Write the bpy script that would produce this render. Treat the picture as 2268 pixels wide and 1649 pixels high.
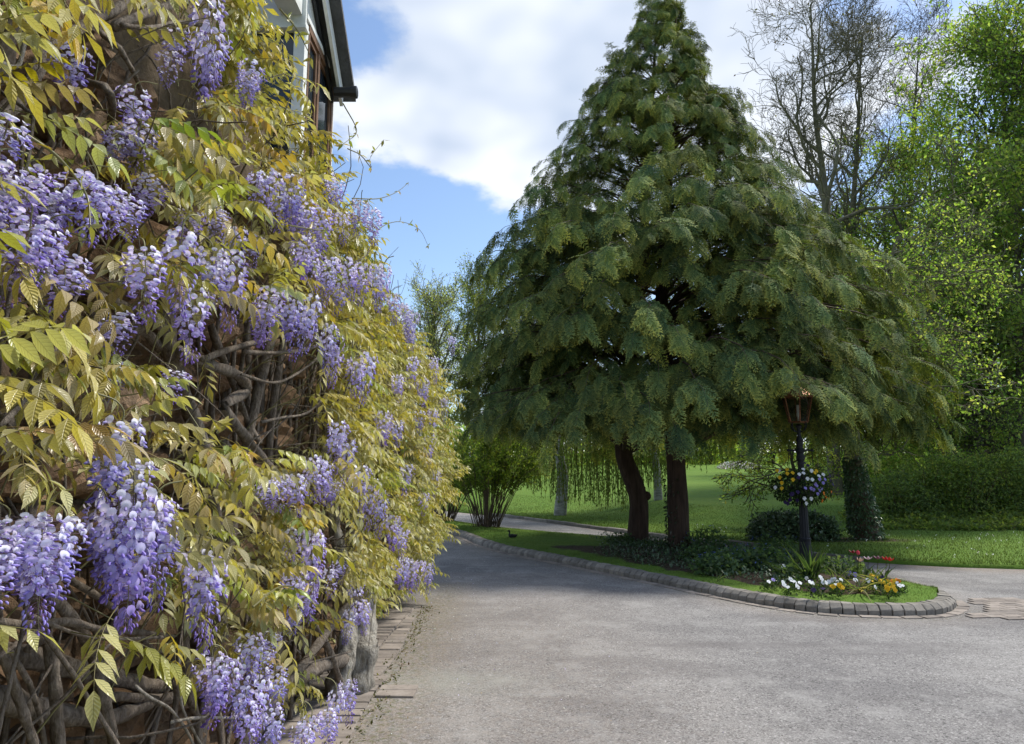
import bpy, math, random
import numpy as np
from mathutils import Matrix, Vector

for o in list(bpy.data.objects):
    bpy.data.objects.remove(o)
scene = bpy.context.scene
rad = math.radians

# ------------------------------------------------------------------ camera
CAM_H, PITCH, FD = 1.6, rad(8.0), 1595.0
cam_data = bpy.data.cameras.new("camera")
cam = bpy.data.objects.new("camera", cam_data)
scene.collection.objects.link(cam)
cam.location = (0, 0, CAM_H)
cam.rotation_euler = (rad(90) + PITCH, 0, 0)
cam_data.sensor_width = 36.0
cam_data.lens = 36.0 * FD / 2268.0
cam_data.clip_start = 0.05
cam_data.clip_end = 3000
scene.camera = cam

# ------------------------------------------------------------------ sky and sun
SUN_AZ, SUN_EL = rad(62), rad(54)          # azimuth to the right of the view axis
SUN_STRENGTH, SUN_ANGLE, SKY_STRENGTH = 2.6, rad(8.0), 0.105
EXPOSURE = 1.0
scene.view_settings.view_transform = 'Standard'
scene.view_settings.look = 'None'
scene.view_settings.exposure = EXPOSURE
scene.view_settings.gamma = 1.0
cy = scene.cycles
cy.max_bounces, cy.diffuse_bounces, cy.glossy_bounces, cy.transmission_bounces, cy.transparent_max_bounces = 6, 4, 2, 3, 6
cy.caustics_reflective = cy.caustics_refractive = False

def ray(dx, dy):
    xc, yc = (dx - 1134.0) / FD, (824.5 - dy) / FD
    s, c = math.sin(PITCH), math.cos(PITCH)
    return np.array([xc, c - yc * s, s + yc * c])

def unit(v):
    v = np.asarray(v, float)
    return v / np.linalg.norm(v)

def make_world():
    w = bpy.data.worlds.new("World")
    scene.world = w
    w.use_nodes = True
    nt = w.node_tree
    nt.nodes.clear()
    def nd(t, **kw):
        n = nt.nodes.new(t)
        for k, v in kw.items():
            setattr(n, k, v)
        return n
    def m(op, a, b=None, c=None, clamp=False):
        n = nd('ShaderNodeMath', operation=op, use_clamp=clamp)
        for i, x in enumerate((a, b, c)):
            if x is None:
                continue
            if isinstance(x, (int, float)):
                n.inputs[i].default_value = x
            else:
                nt.links.new(x, n.inputs[i])
        return n.outputs[0]
    sky = nd('ShaderNodeTexSky', sky_type='NISHITA', sun_disc=False)
    sky.sun_elevation = SUN_EL
    sky.sun_rotation = SUN_AZ
    sky.altitude = 50
    sky.air_density = 1.0
    sky.dust_density = 0.6
    sky.ozone_density = 2.2
    tc = nd('ShaderNodeTexCoord')
    d = tc.outputs['Generated']
    sep = nd('ShaderNodeSeparateXYZ'); nt.links.new(d, sep.inputs[0])
    zz = m('ADD', m('MAXIMUM', sep.outputs[2], 0.0), 0.22)
    comb = nd('ShaderNodeCombineXYZ')
    nt.links.new(m('DIVIDE', sep.outputs[0], zz), comb.inputs[0])
    nt.links.new(m('DIVIDE', sep.outputs[1], zz), comb.inputs[1])
    def noise(vec, scale, detail, rough, seed):
        n = nd('ShaderNodeTexNoise', noise_dimensions='4D')
        n.inputs['Scale'].default_value = scale
        n.inputs['Detail'].default_value = detail
        n.inputs['Roughness'].default_value = rough
        n.inputs['W'].default_value = seed
        nt.links.new(vec, n.inputs['Vector'])
        return n.outputs[0]
    big = noise(comb.outputs[0], 1.1, 1, 0.5, 3.1)
    fine = noise(comb.outputs[0], 3.2, 6, 0.60, 7.7)
    wisp = noise(comb.outputs[0], 2.2, 3, 0.6, 1.3)
    # cumulus banks and the clear gaps between them, each a direction in the sky
    banks = [(1010, 130, 11, .30), (1200, 330, 8, .28), (1300, 60, 13, .30), (1700, 90, 9, .32), (1560, 250, 9, .25),
             (2030, 60, 4.2, .34), (2210, 60, 3.2, .2), (1010, 330, 7, .26), (860, 260, 6, .2), (900, 640, 4, .2),
             (1850, 330, 8, .2)]
    gaps = [(830, 470, 7, -.36), (1110, 500, 6, -.34), (1905, 95, 3.2, -.42), (2140, 20, 4.0, -.36), (800, 40, 4.5, -.3), (960, 560, 6, -.3), (905, 395, 3, -.2),
            (2110, 420, 7, -.22)]
    tot = m('ADD', m('MULTIPLY', big, 0.40), m('MULTIPLY', fine, 1.6))
    for (px, py, r_deg, amp) in banks + gaps:
        c = unit(ray(px, py))
        dn = nd('ShaderNodeVectorMath', operation='DOT_PRODUCT')
        nt.links.new(d, dn.inputs[0]); dn.inputs[1].default_value = tuple(c)
        mr = nd('ShaderNodeMapRange', interpolation_type='SMOOTHSTEP')
        nt.links.new(dn.outputs['Value'], mr.inputs['Value'])
        mr.inputs['From Min'].default_value = math.cos(rad(r_deg * 1.35))
        mr.inputs['From Max'].default_value = math.cos(rad(r_deg * 0.25))
        tot = m('ADD', tot, m('MULTIPLY', mr.outputs[0], amp * 0.8))
    ramp = nd('ShaderNodeMapRange', interpolation_type='SMOOTHSTEP')
    nt.links.new(tot, ramp.inputs['Value'])
    ramp.inputs['From Min'].default_value = 0.93
    ramp.inputs['From Max'].default_value = 1.22
    shade = nd('ShaderNodeMapRange')
    nt.links.new(wisp, shade.inputs['Value'])
    shade.inputs['From Min'].default_value = 0.36
    shade.inputs['From Max'].default_value = 0.60
    shade.inputs['To Min'].default_value = 0.0
    shade.inputs['To Max'].default_value = 1.0
    cc = nd('ShaderNodeMixRGB')
    nt.links.new(shade.outputs[0], cc.inputs[0])
    cc.inputs[1].default_value = (0.29, 0.345, 0.44, 1)
    cc.inputs[2].default_value = (0.56, 0.58, 0.61, 1)
    sk = nd('ShaderNodeMixRGB', blend_type='MULTIPLY')
    sk.inputs[0].default_value = 1
    nt.links.new(sky.outputs[0], sk.inputs[1])
    sk.inputs[2].default_value = (SKY_STRENGTH,) * 3 + (1,)
    mx = nd('ShaderNodeMixRGB')
    nt.links.new(m('MULTIPLY', ramp.outputs[0], 0.96), mx.inputs[0])
    nt.links.new(sk.outputs[0], mx.inputs[1])
    nt.links.new(cc.outputs[0], mx.inputs[2])
    bg = nd('ShaderNodeBackground')
    bg.inputs['Strength'].default_value = 1.0
    nt.links.new(mx.outputs[0], bg.inputs[0])
    out = nd('ShaderNodeOutputWorld')
    nt.links.new(bg.outputs[0], out.inputs[0])
make_world()

sun_data = bpy.data.lights.new("sun", 'SUN')
sun_data.energy = SUN_STRENGTH
sun_data.angle = SUN_ANGLE
sun_data.color = (1.0, 0.95, 0.86)
sun = bpy.data.objects.new("sun", sun_data)
scene.collection.objects.link(sun)
to_sun = Vector((math.sin(SUN_AZ) * math.cos(SUN_EL), math.cos(SUN_AZ) * math.cos(SUN_EL), math.sin(SUN_EL)))
sun.rotation_euler = to_sun.to_track_quat('Z', 'Y').to_euler()
sun.location = (8, 10, 30)

# ------------------------------------------------------------------ helpers: numbers
rng = np.random.default_rng(7)
def sstep(a, b, x):
    t = np.clip((np.asarray(x, float) - a) / (b - a), 0, 1)
    return t * t * (3 - 2 * t)
def nrm(v):
    return v / np.maximum(np.linalg.norm(v, axis=-1, keepdims=True), 1e-9)
def wavy(x, y, s=1.0, seed=0.0):
    x = np.asarray(x, float) * s + seed * 3.1
    y = np.asarray(y, float) * s - seed * 1.7
    return (np.sin(x * 1.3 + 1.7 * np.sin(y * 0.9)) + np.sin(y * 1.7 + 1.3 * np.sin(x * 1.1 + 2)) + 0.6 * np.sin(x * 3.1 + y * 2.3) + 0.5 * np.sin(y * 4.3 - x * 2.9)) / 3.1
def catmull(pts, n):
    p = np.asarray(pts, float)
    if len(p) == 2:
        t = np.linspace(0, 1, n)[:, None]
        return p[0] * (1 - t) + p[1] * t
    q = np.vstack([2 * p[0] - p[1], p, 2 * p[-1] - p[-2]])
    seg = np.linalg.norm(np.diff(p[:, :3], axis=0), axis=1)
    cum = np.r_[0, np.cumsum(seg)]
    s = np.linspace(0, cum[-1], n)
    i = np.clip(np.searchsorted(cum, s, 'right') - 1, 0, len(p) - 2)
    t = ((s - cum[i]) / np.maximum(seg[i], 1e-9))[:, None]
    a, b, c, d = q[i], q[i + 1], q[i + 2], q[i + 3]
    return 0.5 * (2 * b + (c - a) * t + (2 * a - 5 * b + 4 * c - d) * t * t + (3 * b - a - 3 * c + d) * t ** 3)

# lawn edge (photo pixels on flat ground) -> world
def flat(dx, dy, z=0.0):
    r = ray(dx, dy)
    t = (z - CAM_H) / r[2]
    return np.array([r[0] * t, r[1] * t, z])
EDGE_PX = [(700, 1108), (900, 1124), (1120, 1146), (1200, 1156), (1320, 1172), (1480, 1194), (1600, 1205), (1700, 1218), (1850, 1240), (1960, 1249), (2110, 1257), (2268, 1262)]
EDGE = np.array([flat(a, b)[:2] for a, b in EDGE_PX])
EDGE = np.vstack([[EDGE[0][0] - 25, EDGE[0][1] + 4], EDGE, [[16, 11.6], [30, 10.5], [90, 8]]])
def edge_y(x):
    return np.interp(x, EDGE[:, 0], EDGE[:, 1])
def lawn_h(x, y):
    x = np.asarray(x, float); y = np.asarray(y, float)
    t = y - edge_y(x)
    rise = 0.052 * np.maximum(t - 5.0, 0) * sstep(5, 14, t)
    rise = np.minimum(rise, 4.0 + 0.0 * t)
    return 0.07 + rise + 0.03 * wavy(x, y, 0.35) * sstep(0.5, 4, t)
def onlawn(dx, dy):
    """point where the pixel's ray meets the lawn surface"""
    r = ray(dx, dy)
    lo = 3.0
    for k in range(4000):
        p = np.array([0, 0, CAM_H]) + r * lo
        if p[2] <= lawn_h(p[0], p[1]):
            break
        lo += 0.02
    return np.array([p[0], p[1], float(lawn_h(p[0], p[1]))])
def at(dx, dy, depth):
    r = ray(dx, dy)
    return np.array([0, 0, CAM_H]) + r * (depth / r[1])
def onwall(dx, dy, xp):
    r = ray(dx, dy)
    return np.array([0, 0, CAM_H]) + r * (xp / r[0])
def topx(p):
    """world -> photo pixel (for sorting by visible size and keeping openings free of leaves)"""
    p = np.asarray(p, float)
    s, c = math.sin(PITCH), math.cos(PITCH)
    z = p[..., 2] - CAM_H
    dep = p[..., 1] * c + z * s
    yy = -p[..., 1] * s + z * c
    dep = np.maximum(dep, 0.05)
    return 1134 + FD * p[..., 0] / dep, 824.5 - FD * yy / dep, dep

# ------------------------------------------------------------------ helpers: meshes
class Acc:
    """collects vertices, faces and a colour per vertex"""
    def __init__(self):
        self.V, self.F, self.C, self.U, self.n = [], [], [], [], 0
    def add(self, V, F, C=(1, 1, 1), U=None):
        V = np.asarray(V, float).reshape(-1, 3)
        k = len(V)
        C = np.asarray(C, float)
        if C.ndim == 1:
            C = np.tile(C, (k, 1))
        self.V.append(V); self.C.append(C)
        self.U.append(np.zeros((k, 3)) if U is None else U)
        for f in (F if isinstance(F, (list, tuple)) else [F]):
            f = np.asarray(f, int)
            if len(f):
                self.F.append(f + self.n)
        self.n += k
        return self
    def mesh(self, name, mat=None, smooth=True):
        me = bpy.data.meshes.new(name)
        V = np.concatenate(self.V); C = np.concatenate(self.C); U = np.concatenate(self.U)
        me.vertices.add(len(V))
        me.vertices.foreach_set('co', V.astype(np.float32).ravel())
        li = np.concatenate([f.ravel() for f in self.F]).astype(np.int32)
        tot = np.concatenate([np.full(len(f), f.shape[1]) for f in self.F])
        st = np.r_[0, np.cumsum(tot)[:-1]].astype(np.int32)
        me.loops.add(len(li)); me.loops.foreach_set('vertex_index', li)
        me.polygons.add(len(tot)); me.polygons.foreach_set('loop_start', st)
        me.polygons.foreach_set('use_smooth', np.full(len(tot), smooth))
        a = me.attributes.new('col', 'FLOAT_COLOR', 'POINT')
        a.data.foreach_set('color', np.c_[C, np.ones(len(C))].astype(np.float32).ravel())
        b = me.attributes.new('luv', 'FLOAT_VECTOR', 'POINT')
        b.data.foreach_set('vector', U.astype(np.float32).ravel())
        me.update(calc_edges=True)
        if mat is not None:
            me.materials.append(mat)
        return me

COL = scene.collection
def link(name, data, parent=None, label=None, cat=None, group=None, kind=None, loc=None, mat=None):
    o = bpy.data.objects.new(name, data)
    COL.objects.link(o)
    if loc is not None:
        o.location = tuple(loc)
    if parent is not None:
        o.parent = parent
        o.matrix_parent_inverse = Matrix.Translation(-BASE.get(parent.name, Vector((0, 0, 0))))
    if label: o['label'] = label
    if cat: o['category'] = cat
    if group: o['group'] = group
    if kind: o['kind'] = kind
    return o
BASE = {}
def thing(name, loc, label, cat, group=None):
    o = link(name, None, label=label, cat=cat, group=group, loc=loc)
    o.empty_display_size = 0.1
    BASE[o.name] = Vector([float(v) for v in loc])
    return o
def part(name, acc, mat, parent, smooth=True, **kw):
    return link(name, acc.mesh(name, mat, smooth), parent, **kw)

def box_vf(x0, x1, y0, y1, z0, z1):
    V = np.array([[x, y, z] for z in (z0, z1) for y in (y0, y1) for x in (x0, x1)], float)
    F = np.array([[0, 2, 3, 1], [4, 5, 7, 6], [0, 1, 5, 4], [2, 6, 7, 3], [0, 4, 6, 2], [1, 3, 7, 5]])
    return V, F
def tubes(P, R, sides=5, cap=False):
    P = np.asarray(P, float); R = np.asarray(R, float)
    k, m = P.shape[:2]
    T = nrm(np.gradient(P, axis=1))
    D = nrm(P[:, -1] - P[:, 0])
    ref = np.where(np.abs(D[:, 2:3]) > 0.8, np.array([[1.0, 0.17, 0]]), np.array([[0.1, 0.05, 1.0]]))
    S = nrm(np.cross(T, ref[:, None, :]))
    U = np.cross(S, T)
    a = np.arange(sides) * 2 * np.pi / sides
    V = P[:, :, None, :] + R[:, :, None, None] * (np.cos(a)[None, None, :, None] * S[:, :, None, :] + np.sin(a)[None, None, :, None] * U[:, :, None, :])
    i = np.arange(k)[:, None, None] * (m * sides); j = np.arange(m - 1)[None, :, None] * sides
    s = np.arange(sides)[None, None, :]; s2 = (s + 1) % sides
    F = np.stack([i + j + s, i + j + s2, i + j + sides + s2, i + j + sides + s], -1).reshape(-1, 4)
    return V.reshape(-1, 3), F
def tube1(pts, radii, sides=8, n=None, gnarl=0.0, seed=0):
    pts = np.asarray(pts, float)
    n = n or max(3 * len(pts), 6)
    Q = catmull(np.c_[pts, np.broadcast_to(np.asarray(radii, float), (len(pts),))], n)
    P, R = Q[:, :3], np.maximum(Q[:, 3], 1e-4)
    V, F = tubes(P[None], R[None], sides)
    if gnarl:
        ax = np.repeat(P, sides, axis=0)
        ang = np.tile(np.arange(sides) * 2 * np.pi / sides, n)
        L = np.repeat(np.linspace(0, 1, n) * n, sides)
        g = 1 + gnarl * (np.sin(ang * 3 + seed + L * 0.35) * 0.6 + np.sin(ang * 5 + L * 0.8 + seed * 2) * 0.4 + np.sin(L * 1.1 + seed) * 0.5)
        V = ax + (V - ax) * g[:, None]
    return V, F
def capped(V, F, sides):
    """close both ends of a single tube with rounded caps"""
    n = len(V) // sides
    a, b = V[:sides].mean(0), V[-sides:].mean(0)
    ra = np.linalg.norm(V[0] - a) * .5; da = unit(a - V[sides:2 * sides].mean(0) + 1e-9); db_ = unit(b - V[-2 * sides:-sides].mean(0) + 1e-9)
    rb_ = np.linalg.norm(V[-1] - b) * .5
    W = np.vstack([V, a + da * ra, b + db_ * rb_])
    i = np.arange(sides); N = len(V)
    T = np.concatenate([np.stack([(i + 1) % sides, i, np.full(sides, N)], -1), np.stack([N - sides + i, N - sides + (i + 1) % sides, np.full(sides, N + 1)], -1)])
    return W, [F, T]
def ball_vf(c, r, nu=10, nv=7):
    c = np.asarray(c, float); r = np.broadcast_to(np.asarray(r, float), (3,))
    V = []
    for j in range(nv + 1):
        th = math.pi * j / nv
        for i in range(nu):
            a = 2 * math.pi * i / nu
            V.append((math.sin(th) * math.cos(a), math.sin(th) * math.sin(a), math.cos(th)))
    F = [[j * nu + i, (j + 1) * nu + i, (j + 1) * nu + (i + 1) % nu, j * nu + (i + 1) % nu] for j in range(nv) for i in range(nu)]
    return np.array(V) * r + c, np.array(F)
def lathe_vf(prof, seg=24, flute=None):
    prof = np.asarray(prof, float)
    a = np.arange(seg) * 2 * np.pi / seg
    V = np.stack([prof[:, 0:1] * np.cos(a), prof[:, 0:1] * np.sin(a), np.repeat(prof[:, 1:2], seg, 1)], -1)
    if flute is not None:
        z0, z1, amt = flute
        w = ((prof[:, 1] > z0) & (prof[:, 1] < z1)).astype(float)[:, None]
        k = 1 - amt * w * (np.arange(seg)[None] % 2)
        V[..., 0] *= k; V[..., 1] *= k
    n = len(prof)
    F = [[j * seg + i, j * seg + (i + 1) % seg, (j + 1) * seg + (i + 1) % seg, (j + 1) * seg + i] for j in range(n - 1) for i in range(seg)]
    return V.reshape(-1, 3), np.array(F)
def frames(fwd, up):
    y = nrm(np.asarray(fwd, float)); x = nrm(np.cross(y, up)); z = np.cross(x, y)
    return np.stack([x, y, z], -1)          # columns
def stamp(acc, T, M, L, S=None, C=None, mult=None):
    """bake k copies of template T=(V,F,U,shade) with frames M, places L, scales S, tint C (k,3)"""
    V, F, U, sh = T
    k, n = len(L), len(V)
    if k == 0:
        return
    S = np.ones(k) if S is None else np.broadcast_to(np.asarray(S, float), (k,))
    W = np.einsum('kij,nj->kni', M, V) * S[:, None, None] + np.asarray(L)[:, None, :]
    C = np.ones((k, 3)) if C is None else np.asarray(C, float)
    CC = C[:, None, :] * sh[None]
    UU = np.tile(U, (k, 1))
    FF = [(np.asarray(f)[None] + (np.arange(k) * n)[:, None, None]).reshape(-1, f.shape[1]) for f in F]
    acc.add(W.reshape(-1, 3), FF, CC.reshape(-1, 3), UU)
def rand_unit(k, g=rng):
    return nrm(g.normal(size=(k, 3)))

# leaf templates -----------------------------------------------------------
def leaf_tmpl(rows=3, width=0.42, fold=0.12, droop=0.15, tip=1.0, widest=0.4):
    """leaf along +Y, length 1; three columns; U = (across, along)"""
    V, U, F = [], [], []
    for j in range(rows + 1):
        t = j / rows
        w = width * 0.5 * (math.sin(math.pi * min(t / (2 * widest), 0.5)) if t < widest else math.cos(math.pi / 2 * (t - widest) / (1 - widest)) ** (0.8 + 0.5 * tip))
        w = max(w, 0.004)
        zc = -droop * t * t
        for s in (-1, 0, 1):
            V.append((s * w, t, zc + (abs(s) * fold * w * 2)))
            U.append((s, t, 0))
    for j in range(rows):
        for s in (0, 1):
            a = j * 3 + s
            F.append((a, a + 1, a + 4, a + 3))
    V = np.array(V); U = np.array(U, float)
    return V, [np.array(F)], U, np.ones((len(V), 3))
LEAF_S = (np.array([[0, 0, 0], [-.28, .45, .06], [0, 1, -.12], [.28, .45, .06]]), [np.array([[0, 2, 1], [0, 3, 2]])], np.array([[0, 0, 0], [-1, .45, 0], [0, 1, 0], [1, .45, 0]], float), np.ones((4, 3)))
LEAF_M = leaf_tmpl(2, 0.5, 0.1, 0.12)
LEAF_BROAD = leaf_tmpl(2, 0.78, 0.12, 0.16, 0.5)
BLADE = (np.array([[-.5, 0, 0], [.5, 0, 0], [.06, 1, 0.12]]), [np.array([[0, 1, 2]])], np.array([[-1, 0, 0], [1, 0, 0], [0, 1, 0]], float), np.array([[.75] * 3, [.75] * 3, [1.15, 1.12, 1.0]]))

def scatter(acc, T, pos, size, cols, up_bias=0.5, g=rng, droop=0.2, outward=None, ow=0.0, jit=0.15):
    k = len(pos)
    f = g.normal(size=(k, 3)); f[:, 2] -= droop * 2
    if outward is not None:
        f += outward * ow
    u = g.normal(size=(k, 3)) * (1 - up_bias) + np.array([0, 0, 1.0]) * up_bias * 2
    if outward is not None:
        u += outward * ow * 0.8
    cols = np.atleast_2d(cols)
    c = cols[g.integers(0, len(cols), k)] * (1 + g.uniform(-jit, jit, (k, 1)) * 1.6) * (1 + g.uniform(-jit, jit, (k, 3)) * 0.5)
    stamp(acc, T, frames(f, u), pos, size, c)

# branching ------------------------------------------------------------------
def sprout(P, R, n, t0, t1, L, ang, up, wob, m, g, rr=0.6, fall=0.5, tip=0.3, ang_j=0.25):
    k, mm = P.shape[:2]
    t = (np.arange(n)[None] + g.random((k, n))) / n * (t1 - t0) + t0
    idx = np.clip(t * (mm - 1), 0, mm - 1.001)
    i0 = idx.astype(int); f = (idx - i0)[..., None]
    kk = np.arange(k)[:, None]
    st = P[kk, i0] * (1 - f) + P[kk, i0 + 1] * f
    r0 = (R[kk, i0] * (1 - f[..., 0]) + R[kk, i0 + 1] * f[..., 0]) * rr
    T = nrm(P[kk, i0 + 1] - P[kk, i0])
    rv = g.normal(size=(k, n, 3))
    perp = nrm(rv - (rv * T).sum(-1, keepdims=True) * T)
    a = (ang + g.uniform(-ang_j, ang_j, (k, n)))[..., None]
    d = np.cos(a) * T + np.sin(a) * perp
    ln = L * (1 - fall * (t - t0) / max(t1 - t0, 1e-6)) * g.uniform(0.65, 1.2, (k, n))
    st = st.reshape(-1, 3); d = d.reshape(-1, 3); ln = ln.reshape(-1); r0 = r0.reshape(-1)
    step = (ln / (m - 1))[:, None]
    pts = [st]
    for j in range(m - 1):
        d = nrm(d + wob * g.normal(size=d.shape) + np.array([0, 0, up]))
        pts.append(pts[-1] + d * step)
    Q = np.stack(pts, 1)
    RR = r0[:, None] * np.linspace(1, tip, m)[None]
    return Q, RR

# ------------------------------------------------------------------ helpers: materials
def new_mat(name):
    m = bpy.data.materials.new(name)
    m.use_nodes = True
    nt = m.node_tree
    nt.nodes.clear()
    out = nt.nodes.new('ShaderNodeOutputMaterial')
    b = nt.nodes.new('ShaderNodeBsdfPrincipled')
    nt.links.new(b.outputs[0], out.inputs[0])
    return m, nt, b, out
class NT:
    def __init__(self, nt): self.nt = nt
    def n(self, t, **kw):
        x = self.nt.nodes.new(t)
        for k, v in kw.items(): setattr(x, k, v)
        return x
    def put(self, sock, v):
        if hasattr(v, 'is_linked') or hasattr(v, 'links'):
            self.nt.links.new(v, sock)
        else:
            sock.default_value = v
    def math(self, op, a, b=0.0, clamp=False):
        x = self.n('ShaderNodeMath', operation=op, use_clamp=clamp)
        self.put(x.inputs[0], a); self.put(x.inputs[1], b)
        return x.outputs[0]
    def mix(self, f, a, b, mode='MIX'):
        x = self.n('ShaderNodeMixRGB', blend_type=mode)
        self.put(x.inputs[0], f)
        self.put(x.inputs[1], a if hasattr(a, 'links') else tuple(a) + (1,) * (4 - len(a)))
        self.put(x.inputs[2], b if hasattr(b, 'links') else tuple(b) + (1,) * (4 - len(b)))
        return x.outputs[0]
    def noise(self, scale, detail=4, rough=0.55, vec=None, w=None):
        x = self.n('ShaderNodeTexNoise')
        if w is not None:
            x.noise_dimensions = '4D'; x.inputs['W'].default_value = w
        x.inputs['Scale'].default_value = scale
        x.inputs['Detail'].default_value = detail
        x.inputs['Roughness'].default_value = rough
        if vec is None: vec = self.pos()
        self.nt.links.new(vec, x.inputs['Vector'])
        return x.outputs[0]
    def vor(self, scale, vec=None, feature='F1', out='Color'):
        x = self.n('ShaderNodeTexVoronoi', feature=feature)
        x.inputs['Scale'].default_value = scale
        self.nt.links.new(vec if vec is not None else self.pos(), x.inputs['Vector'])
        return x.outputs[out]
    def pos(self):
        if not hasattr(self, '_p'):
            self._p = self.n('ShaderNodeNewGeometry').outputs['Position']
        return self._p
    def objco(self):
        if not hasattr(self, '_o'):
            self._o = self.n('ShaderNodeTexCoord').outputs['Object']
        return self._o
    def scale_vec(self, v, s):
        x = self.n('ShaderNodeMapping')
        self.nt.links.new(v, x.inputs['Vector'])
        x.inputs['Scale'].default_value = s
        return x.outputs[0]
    def ramp(self, v, a, b, lo=0.0, hi=1.0):
        x = self.n('ShaderNodeMapRange')
        self.put(x.inputs['Value'], v)
        x.inputs['From Min'].default_value = a; x.inputs['From Max'].default_value = b
        x.inputs['To Min'].default_value = lo; x.inputs['To Max'].default_value = hi
        return x.outputs[0]
    def attr(self, name, out='Color'):
        x = self.n('ShaderNodeAttribute', attribute_name=name)
        return x.outputs[out]
    def bump(self, h, strength, dist, bsdf):
        x = self.n('ShaderNodeBump')
        x.inputs['Strength'].default_value = strength
        x.inputs['Distance'].default_value = dist
        self.nt.links.new(h, x.inputs['Height'])
        self.nt.links.new(x.outputs[0], bsdf.inputs['Normal'])

def foliage_mat(name, trans=0.3, rough=0.5, spec=0.4, vein=0.0, obj_var=0.0, sheen=0.0, tboost=(1.3, 1.25, 0.7)):
    m, nt, b, out = new_mat(name); k = NT(nt)
    c = k.attr('col')
    if obj_var:
        oi = k.n('ShaderNodeObjectInfo').outputs['Random']
        hs = k.n('ShaderNodeHueSaturation')
        k.put(hs.inputs['Hue'], k.ramp(oi, 0, 1, 0.5 - obj_var * 0.10, 0.5 + obj_var * 0.06))
        k.put(hs.inputs['Value'], k.ramp(k.math('FRACT', k.math('MULTIPLY', oi, 7.3)), 0, 1, 1 - obj_var * 0.6, 1 + obj_var * 0.5))
        k.put(hs.inputs['Saturation'], k.ramp(k.math('FRACT', k.math('MULTIPLY', oi, 3.7)), 0, 1, 1 - obj_var * 0.7, 1 + obj_var * 0.3))
        k.put(hs.inputs['Color'], c)
        c = hs.outputs['Color']
    if vein:
        lv = k.attr('luv', 'Vector')
        s = k.n('ShaderNodeSeparateXYZ'); nt.links.new(lv, s.inputs[0])
        au = k.math('ABSOLUTE', s.outputs[0])
        ph = k.math('SUBTRACT', k.math('MULTIPLY', s.outputs[1], 9.0), k.math('MULTIPLY', au, 1.6))
        wv = k.math('ABSOLUTE', k.math('SUBTRACT', k.math('FRACT', ph), 0.5))
        side = k.ramp(wv, 0.36, 0.5, 0, 1)
        mid = k.ramp(au, 0.10, 0.02, 0, 1)
        vv = k.math('MAXIMUM', side, mid, True)
        c = k.mix(k.math('MULTIPLY', vv, vein), c, (0.16, 0.12, 0.03))
        k.bump(k.math('ADD', wv, k.math('MULTIPLY', mid, -0.6)), 0.55, 0.006, b)
    nt.links.new(c, b.inputs['Base Color'])
    b.inputs['Roughness'].default_value = rough
    b.inputs['Specular IOR Level'].default_value = spec
    if sheen:
        b.inputs['Sheen Weight'].default_value = sheen
        b.inputs['Sheen Roughness'].default_value = 0.4
    t = k.n('ShaderNodeBsdfTranslucent')
    nt.links.new(k.mix(1.0, c, tboost, 'MULTIPLY'), t.inputs['Color'])
    ms = k.n('ShaderNodeMixShader'); ms.inputs[0].default_value = trans
    nt.links.new(b.outputs[0], ms.inputs[1]); nt.links.new(t.outputs[0], ms.inputs[2])
    nt.links.new(ms.outputs[0], out.inputs[0])
    return m
def bark_mat(name, c1, c2, stretch=(9, 9, 1.6), bump=0.6, dist=0.02, moss=None, rough=0.9, scale=2.0):
    m, nt, b, out = new_mat(name); k = NT(nt)
    v = k.scale_vec(k.pos(), stretch)
    n1 = k.noise(scale, 8, 0.65, v)
    n2 = k.noise(1.7, 4, 0.6)
    c = k.mix(k.ramp(n1, 0.32, 0.68), c1, c2)
    c = k.mix(k.ramp(n2, 0.45, 0.75, 0, 0.6), c, tuple(0.5 * (a + b_) * 0.6 for a, b_ in zip(c1, c2)))
    if moss:
        c = k.mix(k.ramp(k.noise(4, 5), 0.52, 0.7, 0, 0.75), c, moss)
    nt.links.new(c, b.inputs['Base Color'])
    b.inputs['Roughness'].default_value = rough
    b.inputs['Specular IOR Level'].default_value = 0.2
    k.bump(n1, bump, dist, b)
    return m
def plain_mat(name, col, rough=0.6, metal=0.0, spec=0.5, var=0.15, scale=6.0, bump=0.0, dist=0.003):
    m, nt, b, out = new_mat(name); k = NT(nt)
    n1 = k.noise(scale, 6, 0.6)
    c = k.mix(k.ramp(n1, 0.35, 0.68), tuple(max(0, x * (1 - var)) for x in col), tuple(x * (1 + var) for x in col))
    nt.links.new(c, b.inputs['Base Color'])
    k.put(b.inputs['Roughness'], k.ramp(k.noise(scale * 2.3, 4), 0.3, 0.7, rough * 0.85, min(1, rough * 1.15)))
    b.inputs['Metallic'].default_value = metal
    b.inputs['Specular IOR Level'].default_value = spec
    if bump:
        k.bump(k.noise(scale * 5, 6, 0.65), bump, dist, b)
    return m

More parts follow.
